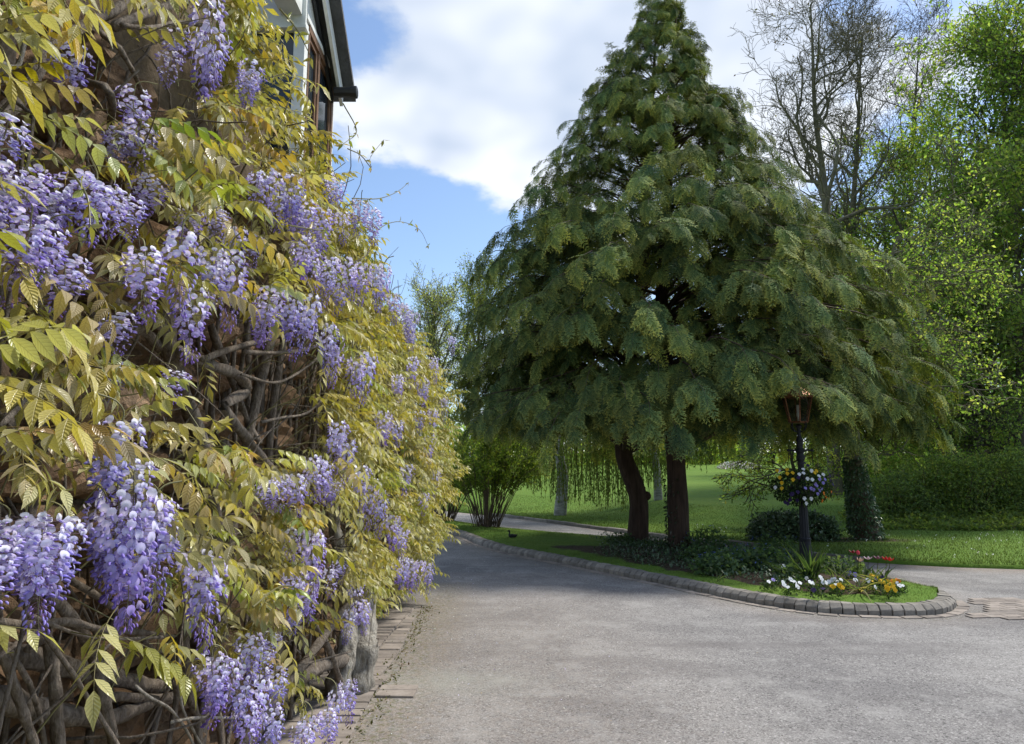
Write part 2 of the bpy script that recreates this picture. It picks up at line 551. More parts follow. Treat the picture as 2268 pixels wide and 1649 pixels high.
# ------------------------------------------------------------------ materials
def asphalt_mat():
    m, nt, b, out = new_mat("asphalt"); k = NT(nt)
    at_ = k.attr('col')
    s = k.n('ShaderNodeSeparateColor'); nt.links.new(at_, s.inputs[0])
    chips = k.n('ShaderNodeSeparateColor'); nt.links.new(k.vor(150.0), chips.inputs[0])
    chips2 = k.n('ShaderNodeSeparateColor'); nt.links.new(k.vor(75.0), chips2.inputs[0])
    c = k.mix(chips.outputs[0], (0.145, 0.138, 0.132), (0.37, 0.355, 0.34))
    c = k.mix(k.ramp(chips2.outputs[1], 0.90, 0.97, 0, 0.7), c, (0.50, 0.48, 0.46))
    c = k.mix(k.ramp(chips2.outputs[2], 0.82, 0.97, 0, 0.7), c, (0.07, 0.066, 0.062))
    blot = k.noise(0.55, 6, 0.62)
    c = k.mix(k.ramp(blot, 0.38, 0.62, 0, 0.8), c, (0.60, 0.60, 0.62), 'MULTIPLY')
    blot2 = k.noise(2.3, 7, 0.7, w=4.0)
    c = k.mix(k.ramp(blot2, 0.50, 0.66, 0, 0.6), c, (0.34, 0.33, 0.315))
    streak = k.noise(1.2, 5, 0.6, k.scale_vec(k.pos(), (0.35, 1.6, 1)), w=9.0)
    c = k.mix(k.ramp(streak, 0.52, 0.70, 0, 0.55), c, (0.13, 0.12, 0.118))
    grit = k.noise(14.0, 6, 0.75, w=2.0)
    dirt = k.math('MULTIPLY', s.outputs[0], k.ramp(grit, 0.35, 0.6), True)
    c = k.mix(dirt, c, k.mix(chips.outputs[1], (0.14, 0.105, 0.08), (0.37, 0.30, 0.24)))
    moss = k.math('MULTIPLY', s.outputs[1], k.ramp(k.noise(22.0, 5, 0.7, w=6.0), 0.48, 0.62), True)
    c = k.mix(moss, c, (0.09, 0.10, 0.03))
    pale = k.math('MULTIPLY', s.outputs[2], k.ramp(k.noise(3.5, 5, 0.7, w=11.0), 0.35, 0.6, 0.2, 1), True)
    c = k.mix(k.math('MULTIPLY', pale, 0.75), c, (0.30, 0.30, 0.26))
    nt.links.new(c, b.inputs['Base Color'])
    b.inputs['Roughness'].default_value = 0.92
    b.inputs['Specular IOR Level'].default_value = 0.25
    k.bump(k.math('ADD', chips.outputs[0], k.math('MULTIPLY', chips2.outputs[0], 0.7)), 0.55, 0.006, b)
    return m
def turf_mat(name, soil):
    m, nt, b, out = new_mat(name); k = NT(nt)
    s = k.n('ShaderNodeSeparateColor'); nt.links.new(k.attr('col'), s.inputs[0])
    n1 = k.noise(1.1, 6, 0.65); n2 = k.noise(26, 5, 0.7, k.scale_vec(k.pos(), (1, 0.45, 1)), w=3.0); n3 = k.noise(0.25, 4, 0.6, w=5.0)
    c = k.mix(k.ramp(n2, 0.3, 0.7), (0.06, 0.13, 0.016), (0.15, 0.24, 0.035))
    c = k.mix(k.ramp(n1, 0.4, 0.72, 0, 0.5), c, (0.13, 0.17, 0.035))
    c = k.mix(k.ramp(n3, 0.42, 0.66, 0, 0.45), c, (0.075, 0.15, 0.02))
    sc = k.mix(k.ramp(k.noise(30, 6, 0.7, w=8.0), 0.35, 0.65), soil[0], soil[1])
    f = k.math('ADD', s.outputs[0], k.ramp(k.noise(5, 6, 0.7, w=1.0), 0.3, 0.7, -0.3, 0.3), True)
    c = k.mix(k.ramp(f, 0.35, 0.65), c, sc)
    nt.links.new(c, b.inputs['Base Color'])
    b.inputs['Roughness'].default_value = 0.95
    b.inputs['Specular IOR Level'].default_value = 0.15
    k.bump(n2, 0.8, 0.03, b)
    return m
def stone_mat(name, cols, rough=0.92, scale=3.0, bump=0.7, dist=0.02, speck=None, per_obj=0.25):
    m, nt, b, out = new_mat(name); k = NT(nt)
    n1 = k.noise(scale, 8, 0.65); n2 = k.noise(scale * 7, 8, 0.7, w=2.0)
    c = k.mix(k.ramp(n1, 0.35, 0.65), cols[0], cols[1])
    c = k.mix(k.ramp(n2, 0.45, 0.75, 0, 0.8), c, cols[2])
    oi = k.n('ShaderNodeObjectInfo').outputs['Random']
    c = k.mix(1.0, c, k.mix(oi, (1 - per_obj,) * 3, (1 + per_obj, 1 + per_obj * 0.95, 1 + per_obj * 0.9)), 'MULTIPLY')
    if speck:
        c = k.mix(k.ramp(k.noise(scale * 16, 4, 0.7, w=5.0), 0.63, 0.72, 0, 0.85), c, speck)
    nt.links.new(c, b.inputs['Base Color'])
    b.inputs['Roughness'].default_value = rough
    b.inputs['Specular IOR Level'].default_value = 0.2
    k.bump(k.math('ADD', n1, k.math('MULTIPLY', n2, 0.5)), bump, dist, b)
    return m
def glass_mat(name, tint=(0.02, 0.03, 0.04), alpha=None):
    m, nt, b, out = new_mat(name); k = NT(nt)
    b.inputs['Base Color'].default_value = tint + (1,)
    b.inputs['Roughness'].default_value = 0.06
    b.inputs['Specular IOR Level'].default_value = 0.6
    if alpha is not None:
        tr = k.n('ShaderNodeBsdfTransparent'); tr.inputs[0].default_value = (0.85, 0.85, 0.83, 1)
        ms = k.n('ShaderNodeMixShader'); ms.inputs[0].default_value = alpha
        nt.links.new(tr.outputs[0], ms.inputs[1]); nt.links.new(b.outputs[0], ms.inputs[2])
        nt.links.new(ms.outputs[0], out.inputs[0])
    return m
M = {}
M['asphalt'] = asphalt_mat()
M['turf'] = turf_mat('turf', ((0.03, 0.022, 0.016), (0.09, 0.065, 0.045)))
M['kerb'] = stone_mat('kerb_concrete', ((0.18, 0.165, 0.145), (0.28, 0.26, 0.23), (0.13, 0.118, 0.10)), scale=5, bump=0.6, dist=0.008, speck=(0.36, 0.35, 0.32))
M['paver'] = stone_mat('paver_concrete', ((0.215, 0.185, 0.16), (0.30, 0.265, 0.235), (0.15, 0.13, 0.11)), scale=4, bump=0.5, dist=0.006, speck=(0.11, 0.09, 0.06))
M['rock'] = stone_mat('sandstone', ((0.20, 0.115, 0.06), (0.36, 0.25, 0.16), (0.12, 0.085, 0.06)), scale=5.0, bump=1.0, dist=0.07, per_obj=0.4, speck=(0.10, 0.085, 0.06))
M['mortar'] = stone_mat('mortar', ((0.13, 0.095, 0.065), (0.21, 0.16, 0.11), (0.08, 0.06, 0.045)), scale=5, bump=1.0, dist=0.03)
M['render'] = plain_mat('painted_render', (0.62, 0.63, 0.60), 0.85, var=0.12, scale=5, bump=0.5, dist=0.004)
M['white'] = plain_mat('white_paint', (0.72, 0.73, 0.71), 0.55, var=0.10, scale=14)
M['brown'] = plain_mat('brown_wood', (0.16, 0.085, 0.045), 0.5, var=0.3, scale=18, bump=0.3)
M['slate'] = plain_mat('dark_slate', (0.07, 0.072, 0.078), 0.7, var=0.35, scale=9, bump=0.5, dist=0.01)
M['black'] = plain_mat('black_plastic', (0.015, 0.016, 0.018), 0.4, var=0.2)
M['glass'] = glass_mat('window_glass')
M['lampglass'] = glass_mat('lantern_glass', (0.03, 0.03, 0.028), 0.22)
M['iron'] = plain_mat('black_iron', (0.012, 0.013, 0.017), 0.6, var=0.4, scale=30, spec=0.3, bump=0.25)
M['copper'] = plain_mat('copper_frame', (0.23, 0.095, 0.045), 0.4, 0.6, var=0.35, scale=25)
M['bulb'] = plain_mat('bulb_white', (0.75, 0.74, 0.70), 0.35, var=0.05)
M['wisteria_leaf'] = foliage_mat('wisteria_leaf', 0.34, 0.34, 0.65, vein=0.38, sheen=0.15, tboost=(1.2, 1.22, 0.5))
M['wisteria_leaf_near'] = foliage_mat('wisteria_leaf_near', 0.34, 0.33, 0.65, vein=0.40, obj_var=0.32, sheen=0.15, tboost=(1.2, 1.22, 0.5))
M['petal'] = foliage_mat('wisteria_petal', 0.32, 0.55, 0.25, tboost=(1.1, 1.0, 1.15), obj_var=0.14)
M['petal2'] = foliage_mat('bedding_petal', 0.22, 0.6, 0.2, tboost=(1.05, 1.0, 0.9))
M['leaf'] = foliage_mat('green_leaf', 0.6, 0.6, 0.22, tboost=(1.4, 1.35, 0.6))
M['dark_leaf'] = foliage_mat('dark_leaf', 0.12, 0.38, 0.5, tboost=(1.3, 1.3, 0.6))
M['grass'] = foliage_mat('grass_blades', 0.3, 0.55, 0.3, tboost=(1.4, 1.3, 0.6))
M['conifer'] = foliage_mat('cypress_foliage', 0.18, 0.75, 0.12, tboost=(1.3, 1.3, 0.5))
M['wist_bark'] = bark_mat('wisteria_bark', (0.075, 0.056, 0.042), (0.27, 0.23, 0.19), (9, 9, 4.0), 1.0, 0.022, scale=5)
M['wist_pale'] = bark_mat('wisteria_pale_bark', (0.15, 0.13, 0.105), (0.55, 0.51, 0.44), (9, 9, 2.4), 1.0, 0.05, scale=3.2)
M['shoot'] = plain_mat('young_shoot', (0.20, 0.19, 0.085), 0.6, var=0.3)
M['cyp_bark'] = bark_mat('cypress_bark', (0.030, 0.020, 0.016), (0.10, 0.066, 0.05), (11, 11, 1.0), 0.9, 0.04)
M['bark'] = bark_mat('grey_bark', (0.045, 0.038, 0.03), (0.13, 0.115, 0.095), (5, 5, 1.4), 0.8, 0.03, moss=(0.10, 0.105, 0.04))
M['bark_pale'] = bark_mat('lichen_bark', (0.085, 0.075, 0.06), (0.19, 0.18, 0.12), (5, 5, 1.4), 0.7, 0.02, moss=(0.17, 0.16, 0.07))
M['birch'] = bark_mat('birch_bark', (0.16, 0.15, 0.14), (0.5, 0.49, 0.46), (2, 2, 5), 0.5, 0.01)
M['cane'] = plain_mat('shrub_cane', (0.085, 0.055, 0.035), 0.8, var=0.4, scale=12)

# ------------------------------------------------------------------ ground, drive, lawn
def grid_acc(X, Y, Z, C):
    n, m_ = X.shape
    a = Acc()
    i = np.arange(n - 1)[:, None] * m_; j = np.arange(m_ - 1)[None]
    F = np.stack([i + j, i + m_ + j, i + m_ + j + 1, i + j + 1], -1).reshape(-1, 4)
    a.add(np.stack([X, Y, Z], -1).reshape(-1, 3), F, C.reshape(-1, 3))
    return a
g = 1500.0
a = Acc().add([[-g, -g, -0.06], [g, -g, -0.06], [g, g, -0.06], [-g, g, -0.06]], np.array([[0, 1, 2, 3]]), (0, 0, 0))
link('ground', a.mesh('ground', M['turf']), kind='structure')

# island outline
FRONT_PX = [(700, 1128), (800, 1142), (900, 1158), (953, 1171), (1000, 1183), (1029, 1193), (1058, 1206), (1102, 1220), (1176, 1236), (1234, 1247), (1322, 1266), (1410, 1284), (1498, 1302), (1606, 1325), (1706, 1344), (1807, 1358), (1908, 1364), (2008, 1366), (2062, 1364), (2098, 1358), (2117, 1346), (2115, 1339)]
BACK_PX = [(700, 1117), (800, 1129), (900, 1143), (960, 1153), (1040, 1165), (1117, 1175), (1363, 1196), (1480, 1207), (1600, 1219), (1700, 1232), (1785, 1245), (1860, 1260), (1930, 1277), (2000, 1295), (2060, 1313), (2095, 1326), (2112, 1336)]
FRONT = catmull([flat(*p) for p in FRONT_PX], 900)
KERB = catmull([flat(*p) for p in FRONT_PX + [(2104, 1331), (2080, 1322), (2040, 1309), (2000, 1297)]], 1000)
BACK = catmull([flat(*p) for p in BACK_PX], 500)
bt_ = nrm(np.gradient(BACK, axis=0)); BACK = BACK + np.stack([bt_[:, 1], -bt_[:, 0], 0 * bt_[:, 0]], -1) * 0.15
seg = np.r_[0, np.cumsum(np.linalg.norm(np.diff(KERB, axis=0), axis=1))]
def front_at(s):
    return np.stack([np.interp(s, seg, KERB[:, q]) for q in range(3)], -1)
def front_dir(s):
    return nrm(front_at(np.asarray(s) + 0.05) - front_at(np.asarray(s) - 0.05))
def island_pt(u, r):
    """u along the island 0..1, r from the kerb side 0 to the far side 1"""
    f = catmull_front(u); b_ = catmull_back(u)
    return f * (1 - r[..., None]) + b_ * r[..., None]
FR_IN = FRONT.copy()
tdir = nrm(np.gradient(FRONT, axis=0))
FR_IN[:, 0] -= tdir[:, 1] * 0.19; FR_IN[:, 1] += tdir[:, 0] * 0.19
def catmull_front(u):
    i = np.asarray(u) * (len(FR_IN) - 1)
    return np.stack([np.interp(i, np.arange(len(FR_IN)), FR_IN[:, q]) for q in range(3)], -1)
def catmull_back(u):
    i = np.asarray(u) * (len(BACK) - 1)
    return np.stack([np.interp(i, np.arange(len(BACK)), BACK[:, q]) for q in range(3)], -1)
def island_z(r):
    return 0.085 + 0.09 * np.sin(np.pi * np.clip(r, 0, 1))
def soil_factor(p, dist):
    px, py, dep = topx(p)
    bed = sstep(0.42, 0.62, dist + 0.10 * wavy(p[..., 0], p[..., 1], 3.0)) * sstep(1330, 1420, px) * (1 - sstep(1950, 2010, px))
    bare = sstep(0.35, 0.9, dist) * sstep(1170, 1230, px) * (1 - sstep(1400, 1450, px)) * sstep(1203, 1214, py) * 0.85
    return np.maximum(bed, bare)
uu, rr = np.meshgrid(np.linspace(0, 1, 420), np.linspace(0, 1, 46), indexing='ij')
IP = island_pt(uu, rr)
dist_f = np.linalg.norm(IP - catmull_front(uu), axis=-1)
IP[..., 2] = island_z(rr) + 0.012 * wavy(IP[..., 0], IP[..., 1], 5)
SOIL = soil_factor(IP, dist_f)
cc = np.stack([SOIL, SOIL * 0, SOIL * 0], -1)
skirt = IP[:, -1:].copy(); skirt[..., 2] = -0.03
IPs = np.concatenate([IP, skirt], 1); ccs = np.concatenate([cc, np.zeros_like(cc[:, -1:])], 1)
link('island_bed', grid_acc(IPs[..., 0], IPs[..., 1], IPs[..., 2], ccs).mesh('island_bed', M['turf']), kind='structure')

# drive
xs = np.unique(np.r_[np.linspace(-28, -2, 27), np.arange(-2, 12, 0.2), np.linspace(12, 90, 40)])
ts = np.r_[np.linspace(0, 1, 190)]
XX, TT = np.meshgrid(xs, ts, indexing='ij')
EY = edge_y(XX) + 0.05
YY = -6 + (EY + 6) * TT
dist_e = EY - YY
side = sstep(1.4, 0.05, XX + 1.0)
D2 = np.full(XX.shape, 9.0)
for q in range(0, len(FRONT), 6):
    D2 = np.minimum(D2, np.hypot(XX - FRONT[q, 0], YY - FRONT[q, 1]))
for q in range(0, len(BACK), 6):
    D2 = np.minimum(D2, np.hypot(XX - BACK[q, 0], YY - BACK[q, 1]))
wall_near = sstep(0.9, 0.1, np.abs(XX + 0.95)) * (YY < 11)
dirt = np.maximum.reduce([sstep(1.1, 0.1, dist_e) * 0.95, sstep(0.8, 0.15, D2) * 0.35, wall_near * 0.75, sstep(2.6, 0.3, np.abs(XX + 0.3)) * 0.35 * (YY < 12)])
mossf = np.maximum(wall_near * sstep(0.5, 0.0, np.abs(XX + 0.9)) * 0.8, sstep(0.35, 0.1, D2) * 0.6)
c0, c1 = flat(1010, 1510), flat(960, 1480)
pale = np.exp(-(((XX - c0[0]) / 0.55) ** 2 + ((YY - c0[1]) / 0.28) ** 2))
link('drive', grid_acc(XX, YY, XX * 0, np.stack([dirt, mossf, pale], -1)).mesh('drive', M['asphalt']), kind='structure')

# lawn
xs = np.unique(np.r_[np.linspace(-60, -8, 40), np.linspace(-8, 26, 90), np.linspace(26, 140, 24)])
ts = np.linspace(0, 1, 110) ** 1.7
XX, TT = np.meshgrid(xs, ts, indexing='ij')
YY = edge_y(XX) + (150 - edge_y(XX)) * TT
ZZ = lawn_h(XX, YY)
ZZ[:, 0] = -0.02
YY[:, 1] = YY[:, 0] + 0.015
ZZ[:, 1] = 0.055
px, py, dep = topx(np.stack([XX, YY, ZZ], -1))
ivp = onlawn(1905, 1196)
so = sstep(1.5, 0.6, np.hypot((XX - ivp[0] + 0.5) / 1.7, (YY - ivp[1]) / 0.7)) * 0.9
bs = onlawn(2100, 1178)
so = np.maximum(so, sstep(-0.6, 1.2, YY - (bs[1] - 0.09 * (XX - bs[0]))) * sstep(1935, 1990, px) * 0.9)
link('lawn', grid_acc(XX, YY, ZZ, np.stack([so, so * 0, so * 0], -1)).mesh('lawn', M['turf']), kind='structure')

# ------------------------------------------------------------------ kerbs and pavers
def block_mesh(name, prof, w, mat, taper=0.0, bev=0.006, rough=0.003, seed=1):
    """profile (across, up) extruded along the kerb by w, rounded ends, slightly uneven"""
    gg = np.random.default_rng(seed)
    prof = np.asarray(prof, float); n = len(prof)
    cen = prof.mean(0)
    V = []
    for (s, k_) in ((-w / 2, bev), (-w / 2 + bev, 0), (w / 2 - bev, 0), (w / 2, bev)):
        q = prof + (cen - prof) / np.linalg.norm(cen - prof, axis=1, keepdims=True) * k_
        V.append(np.c_[np.full(n, s), q])
    V = np.concatenate(V); V += gg.normal(0, rough, V.shape) * [0.6, 1, 1]
    F = [[j * n + i, j * n + (i + 1) % n, (j + 1) * n + (i + 1) % n, (j + 1) * n + i] for j in range(3) for i in range(n)]
    acc = Acc().add(V, [np.array(F), np.array([list(range(n))[::-1]]), np.array([[3 * n + i for i in range(n)]])])
    return acc.mesh(name, mat, smooth=False)
kerb = link('kerb', None, kind='structure')
KP = [(0, -0.05), (0.0, 0.062), (0.012, 0.075), (0.055, 0.112), (0.07, 0.118), (0.185, 0.118), (0.195, 0.108), (0.195, -0.05)]
kmesh = [block_mesh('kerb_block', KP, 0.122, M['kerb'], seed=q) for q in range(6)]
s = seg[np.argmin(np.abs(topx(KERB)[0] - 935))]
gk = random.Random(5)
while s < seg[-1] - 0.02:
    p = front_at(s); t = front_dir(s)
    o = link('kerb_block', kmesh[gk.randrange(6)], kerb)
    Mx = Matrix(((t[0], -t[1], 0, p[0]), (t[1], t[0], 0, p[1]), (0, 0, 1, gk.uniform(-0.006, 0.004)), (0, 0, 0, 1)))
    o.matrix_basis = Mx @ Matrix.Rotation(gk.uniform(-.03, .03), 4, 'Z') @ Matrix.Rotation(gk.uniform(-.02, .02), 4, 'X')
    s += 0.133
strip = link('paver_strip', None, kind='structure')
PV = [(-0.062, -0.03), (-0.062, 0.006), (-0.058, 0.010), (0.058, 0.010), (0.062, 0.006), (0.062, -0.03)]
pmesh = [block_mesh('paver', PV, 0.205, M['paver'], bev=0.004, rough=0.0025, seed=10 + q) for q in range(5)]
s = seg[np.argmin(np.abs(topx(KERB)[0] - 960))]
while s < seg[-1] - 1.2:
    p = front_at(s); t = front_dir(s)
    p = p + np.array([t[1], -t[0], 0]) * 0.075
    o = link('paver', pmesh[gk.randrange(5)], strip)
    o.matrix_basis = Matrix(((t[0], -t[1], 0, p[0]), (t[1], t[0], 0, p[1]), (0, 0, 1, gk.uniform(-0.003, 0.002)), (0, 0, 0, 1))) @ Matrix.Rotation(gk.uniform(-.02, .02), 4, 'Z')
    s += 0.213
# block paving round the island's tip
field = link('block_paving', None, kind='structure')
n_field = 0
fdir = unit([1, 0.10, 0]); fnor = np.array([-fdir[1], fdir[0], 0]); f0 = flat(2125, 1374)
for row in range(16):
    for q in range(-9, 13):
        p = f0 + fdir * (q + 0.5 * (row % 2)) * 0.212 + fnor * row * 0.131
        qx, qy, _ = topx(p)
        if qx < 2100 or p[0] > 7.2 or qy < 1327 or qy > 1372:
            continue
        dk_ = np.min(np.hypot(KERB[:, 0] - p[0], KERB[:, 1] - p[1]))
        if dk_ < 0.26 or (p[0] < KERB[:, 0].max() - .05 and p[1] > f0[1] + .9):
            continue
        o = link('paver', pmesh[gk.randrange(5)], field)
        o.matrix_basis = Matrix(((fdir[0], -fdir[1], 0, p[0]), (fdir[1], fdir[0], 0, p[1]), (0, 0, 1, gk.uniform(-0.0008, 0.0008) + 0.002), (0, 0, 0, 1))) @ Matrix.Diagonal((1.026, 1.04, 1, 1))
        n_field += 1
# straight kerb of the lawn across the far drive
lk = link('lawn_kerb', None, kind='structure')
LK = [(0, -0.05), (0, 0.08), (0.02, 0.10), (0.115, 0.10), (0.12, -0.05)]
lmesh = [block_mesh('kerb_stone', LK, 0.9, M['kerb'], bev=0.01, rough=0.004, seed=30 + q) for q in range(4)]
LE = catmull(np.c_[EDGE[2:11], np.zeros(9)], 600)
ls = np.r_[0, np.cumsum(np.linalg.norm(np.diff(LE, axis=0), axis=1))]
s = 1.0
while s < ls[-1]:
    p = np.array([np.interp(s, ls, LE[:, q]) for q in range(3)]); p2 = np.array([np.interp(s + .1, ls, LE[:, q]) for q in range(3)])
    px_, _, _ = topx(p)
    if px_ > 1868: break
    t = unit(p2 - p)
    if px_ > 1085:
        o = link('kerb_stone', lmesh[gk.randrange(4)], lk)
        pp = p + np.array([t[1], -t[0], 0]) * 0.09
        o.matrix_basis = Matrix(((t[0], -t[1], 0, pp[0]), (t[1], t[0], 0, pp[1]), (0, 0, 1, gk.uniform(-.012, .01)), (0, 0, 0, 1)))
    s += 0.915
# paved margin along the house wall
wp = link('wall_paving', None, kind='structure')
wm = [block_mesh('paving_slab', [(-0.062, -0.03), (-0.062, 0.012), (-0.057, 0.018), (0.057, 0.018), (0.062, 0.012), (0.062, -0.03)], 1.0, M['paver'], bev=0.006, rough=0.002, seed=50 + q) for q in range(5)]
y = 3.2
while y < 8.85:
    xo = -1.0 + 0.03 * math.sin(y * 2.1) + (-0.04 if y > 6 else 0.03)
    rows = [(-1.52, xo)] if y < 5.3 else [(-1.52, -1.26 + 0.02 * (y - 5)), (-1.245 + 0.02 * (y - 5), xo - (0.0 if y < 8.3 else 0.12))]
    if 5.42 < y < 5.75:
        rows = [(-1.52, -1.0), (-0.985, -0.70)]
    for (xa, xb) in rows:
        o = link('paving_slab', wm[gk.randrange(5)], wp)
        o.matrix_basis = Matrix.Translation(((xa + xb) / 2, y + gk.uniform(-.006, .006), gk.uniform(-.006, .005))) @ Matrix.Rotation(gk.uniform(-.03, .03), 4, 'Z') @ Matrix.Rotation(gk.uniform(-.02, .02), 4, 'X') @ Matrix.Diagonal((xb - xa - 0.01, 1, 1, 1))
    y += 0.136

# ------------------------------------------------------------------ house
house = thing('house', (-4, 4, 0), 'sandstone house with pale rendered window gable, under the wisteria', 'house')
WX = -1.60
acc = Acc()
acc.add(*box_vf(-9, WX - 0.02, -2.5, 6.15, -0.02, 4.05))
acc.add(*box_vf(-9, WX - 0.02, 6.153, 9.7, -0.02, 3.3))
wall = part('wall', acc, M['mortar'], house, smooth=False)
# rock-faced stones
def rock_mesh(seed):
    gg = np.random.default_rng(seed)
    n, m_ = 10, 7
    Y, Z = np.meshgrid(np.linspace(-.5, .5, n), np.linspace(-.5, .5, m_), indexing='ij')
    b_ = np.minimum(1, 5 * np.minimum(0.5 - np.abs(Y), 0.5 - np.abs(Z)) + 0.0)
    X = b_ * (0.035 + 0.05 * gg.random((n, m_)) + 0.05 * (wavy(Y * 5 + seed * 2.3, Z * 4, 1.3, seed) + .6)) + 0.01
    Yj = Y + gg.normal(0, 0.012, Y.shape); Zj = Z + gg.normal(0, 0.018, Y.shape)
    i = np.arange(n - 1)[:, None] * m_; j = np.arange(m_ - 1)[None]
    F = np.stack([i + j, i + m_ + j, i + m_ + j + 1, i + j + 1], -1).reshape(-1, 4)
    rim = [j for j in range(m_)] + [i * m_ + m_ - 1 for i in range(1, n)] + [(n - 1) * m_ + j for j in range(m_ - 2, -1, -1)] + [i * m_ for i in range(n - 2, 0, -1)]
    V = np.stack([X, Yj, Zj], -1).reshape(-1, 3)
    Vb = V[rim].copy(); Vb[:, 0] = -0.03
    N = len(V); r = len(rim)
    F2 = np.array([[rim[q], N + q, N + (q + 1) % r, rim[(q + 1) % r]] for q in range(r)])
    return Acc().add(np.vstack([V, Vb]), [F, F2]).mesh('stone', M['rock'], smooth=False)
rocks = [rock_mesh(q) for q in range(8)]
z = 0.0
row = 0
while z < 3.3:
    h = gk.uniform(0.20, 0.30)
    y = 1.3 - gk.uniform(0, .4)
    while y < 9.5:
        w_ = gk.uniform(0.28, 0.6)
        px_, py_, _ = topx((WX, y + w_ / 2, z + h / 2))
        if z + h < 3.3 and -450 < px_ and -300 < py_ < 1950:
            o = link('stone', rocks[gk.randrange(8)], wall)
            o.matrix_basis = Matrix.Translation((WX, y + w_ / 2, z + h / 2)) @ Matrix.Diagonal((gk.uniform(.7, 1.3), w_ - 0.02, h - 0.018, 1))
        y += w_
    z += h
    row += 1
# window gable standing out of the wall
BX = -1.42
n0 = onwall(680, 46, BX); n1 = onwall(736, 178, BX); nm = onwall(706.5, 108, BX)
yn, yf, ym = n0[1], n1[1], nm[1]
zl = 0.5 * (n0[2] + n1[2])
def boxpart(name, mat, parent, *b, **kw):
    return part(name, Acc().add(*box_vf(*b)), mat, parent, smooth=False, **kw)
ye = yf + 0.10
boxpart('gable_core', M['render'], house, -6.0, BX - 0.16, yn + 0.05, ye, 4.06, zl + 1.9)
win = boxpart('window', M['brown'], house, BX - 0.035, BX + 0.012, yn + 0.035, yf + 0.03, zl - 0.045, zl + 0.005, label='brown timber window under the gable')
boxpart('frame', M['brown'], win, BX - 0.03, BX + 0.008, ym - 0.022, ym + 0.022, 3.3, zl - 0.047)
boxpart('frame', M['brown'], win, BX - 0.03, BX + 0.008, yf - 0.02, yf + 0.028, 3.3, zl - 0.047)
boxpart('frame', M['brown'], win, BX - 0.03, BX + 0.008, yn + 0.04, yn + 0.07, 3.3, zl - 0.047)
boxpart('pane', M['glass'], win, BX - 0.028, BX - 0.018, yn + 0.072, ym - 0.024, 3.3, zl - 0.048)
boxpart('pane', M['glass'], win, BX - 0.028, BX - 0.018, ym + 0.024, yf - 0.022, 3.3, zl - 0.048)
for (a0, a1) in ((yn + 0.072, ym - 0.024), (ym + 0.024, yf - 0.022)):
    boxpart('sash', M['brown'], win, BX - 0.016, BX - 0.002, a0 + 0.001, a0 + 0.03, 3.3, zl - 0.08)
    boxpart('sash', M['brown'], win, BX - 0.016, BX - 0.002, a1 - 0.03, a1 - 0.001, 3.3, zl - 0.08)
    boxpart('sash', M['brown'], win, BX - 0.016, BX - 0.002, a0 + 0.001, a1 - 0.001, zl - 0.079, zl - 0.05)
boxpart('window_sill', M['white'], house, BX - 0.15, BX + 0.05, yn, yf + 0.05, 3.22, 3.29)
boxpart('corner_post', M['white'], house, BX - 0.07, BX + 0.004, yn - 0.045, yn + 0.033, 3.3, zl - 0.01)
boxpart('end_post', M['white'], house, BX - 0.10, BX - 0.002, yf + 0.032, yf + 0.085, 3.3, zl - 0.01)
# near side of the gable: white board over a dark pane
sw = boxpart('side_window', M['glass'], house, -1.78, BX - 0.072, yn - 0.02, yn + 0.0, 3.3, zl - 0.075)
boxpart('frame', M['white'], sw, -1.85, -1.79, yn - 0.035, yn + 0.02, 3.3, zl - 0.075)
boxpart('side_board', M['white'], house, -1.95, BX + 0.012, yn - 0.07, yn - 0.047, zl - 0.07, zl + 0.16)
boxpart('side_board_cap', M['white'], house, -1.95, BX + 0.02, yn - 0.085, yn - 0.0, zl - 0.092, zl - 0.072)
# render infill, barge board, verge
b0 = onwall(758, 221, -1.33); b1 = onwall(722, 0, -1.33)
slope = (b1[2] - b0[2]) / (b0[1] - b1[1])
def zr(y, off=0.0):
    return b0[2] + slope * (b0[1] - y) + off
ytop = b0[1] - 1.25
acc = Acc()
V = np.array([[x, y_, z_] for x in (BX - 0.155, BX - 0.012) for (y_, z_) in ((yn, zl + 0.006), (ye + 0.03, zl + 0.006), (ye + 0.03, max(zl + 0.03, zr(ye + .03, .02))), (ytop, zr(ytop, 0.02)), (ytop, zl + .006))])
acc.add(V, [np.array([[0, 1, 2, 3, 4]]), np.array([[5, 9, 8, 7, 6]]), np.array([[q, 5 + q, 5 + (q + 1) % 5, (q + 1) % 5] for q in range(5)])])
part('gable_render', acc, M['render'], house, smooth=False)
boxpart('lintel_board', M['white'], house, BX - 0.01, BX + 0.016, yn - 0.04, yf + 0.08, zl + 0.008, zl + 0.045)
def slope_box(name, mat, xa, xb, ya, yb, lo, hi):
    V = np.array([[x, y_, zr(y_, o_)] for x in (xa, xb) for (y_, o_) in ((ya, lo), (yb, lo), (yb, hi), (ya, hi))])
    F = np.array([[0, 1, 2, 3], [7, 6, 5, 4], [0, 4, 5, 1], [1, 5, 6, 2], [2, 6, 7, 3], [3, 7, 4, 0]])
    return part(name, Acc().add(V, F), mat, house, smooth=False)
slope_box('barge_board', M['white'], -1.352, -1.328, b0[1] + 0.02, ytop, -0.03, 0.10)
slope_box('barge_trim', M['black'], -1.42, -1.40, b0[1] + 0.0, ytop, -0.03, 0.03)
roof = slope_box('roof', M['slate'], -4.5, -1.245, b0[1] + 0.10, ytop, 0.115, 0.16)
gt = onwall(770, 205, -1.26)
acc = Acc()
V, F = tube1([(-1.36, gt[1], gt[2]), (-1.215, gt[1], gt[2])], 0.040, 10, 2)
acc.add(V, F)
V, F = tube1([(-1.235, gt[1], gt[2]), (-1.19, gt[1], gt[2])], 0.048, 10, 2); acc.add(V, F)
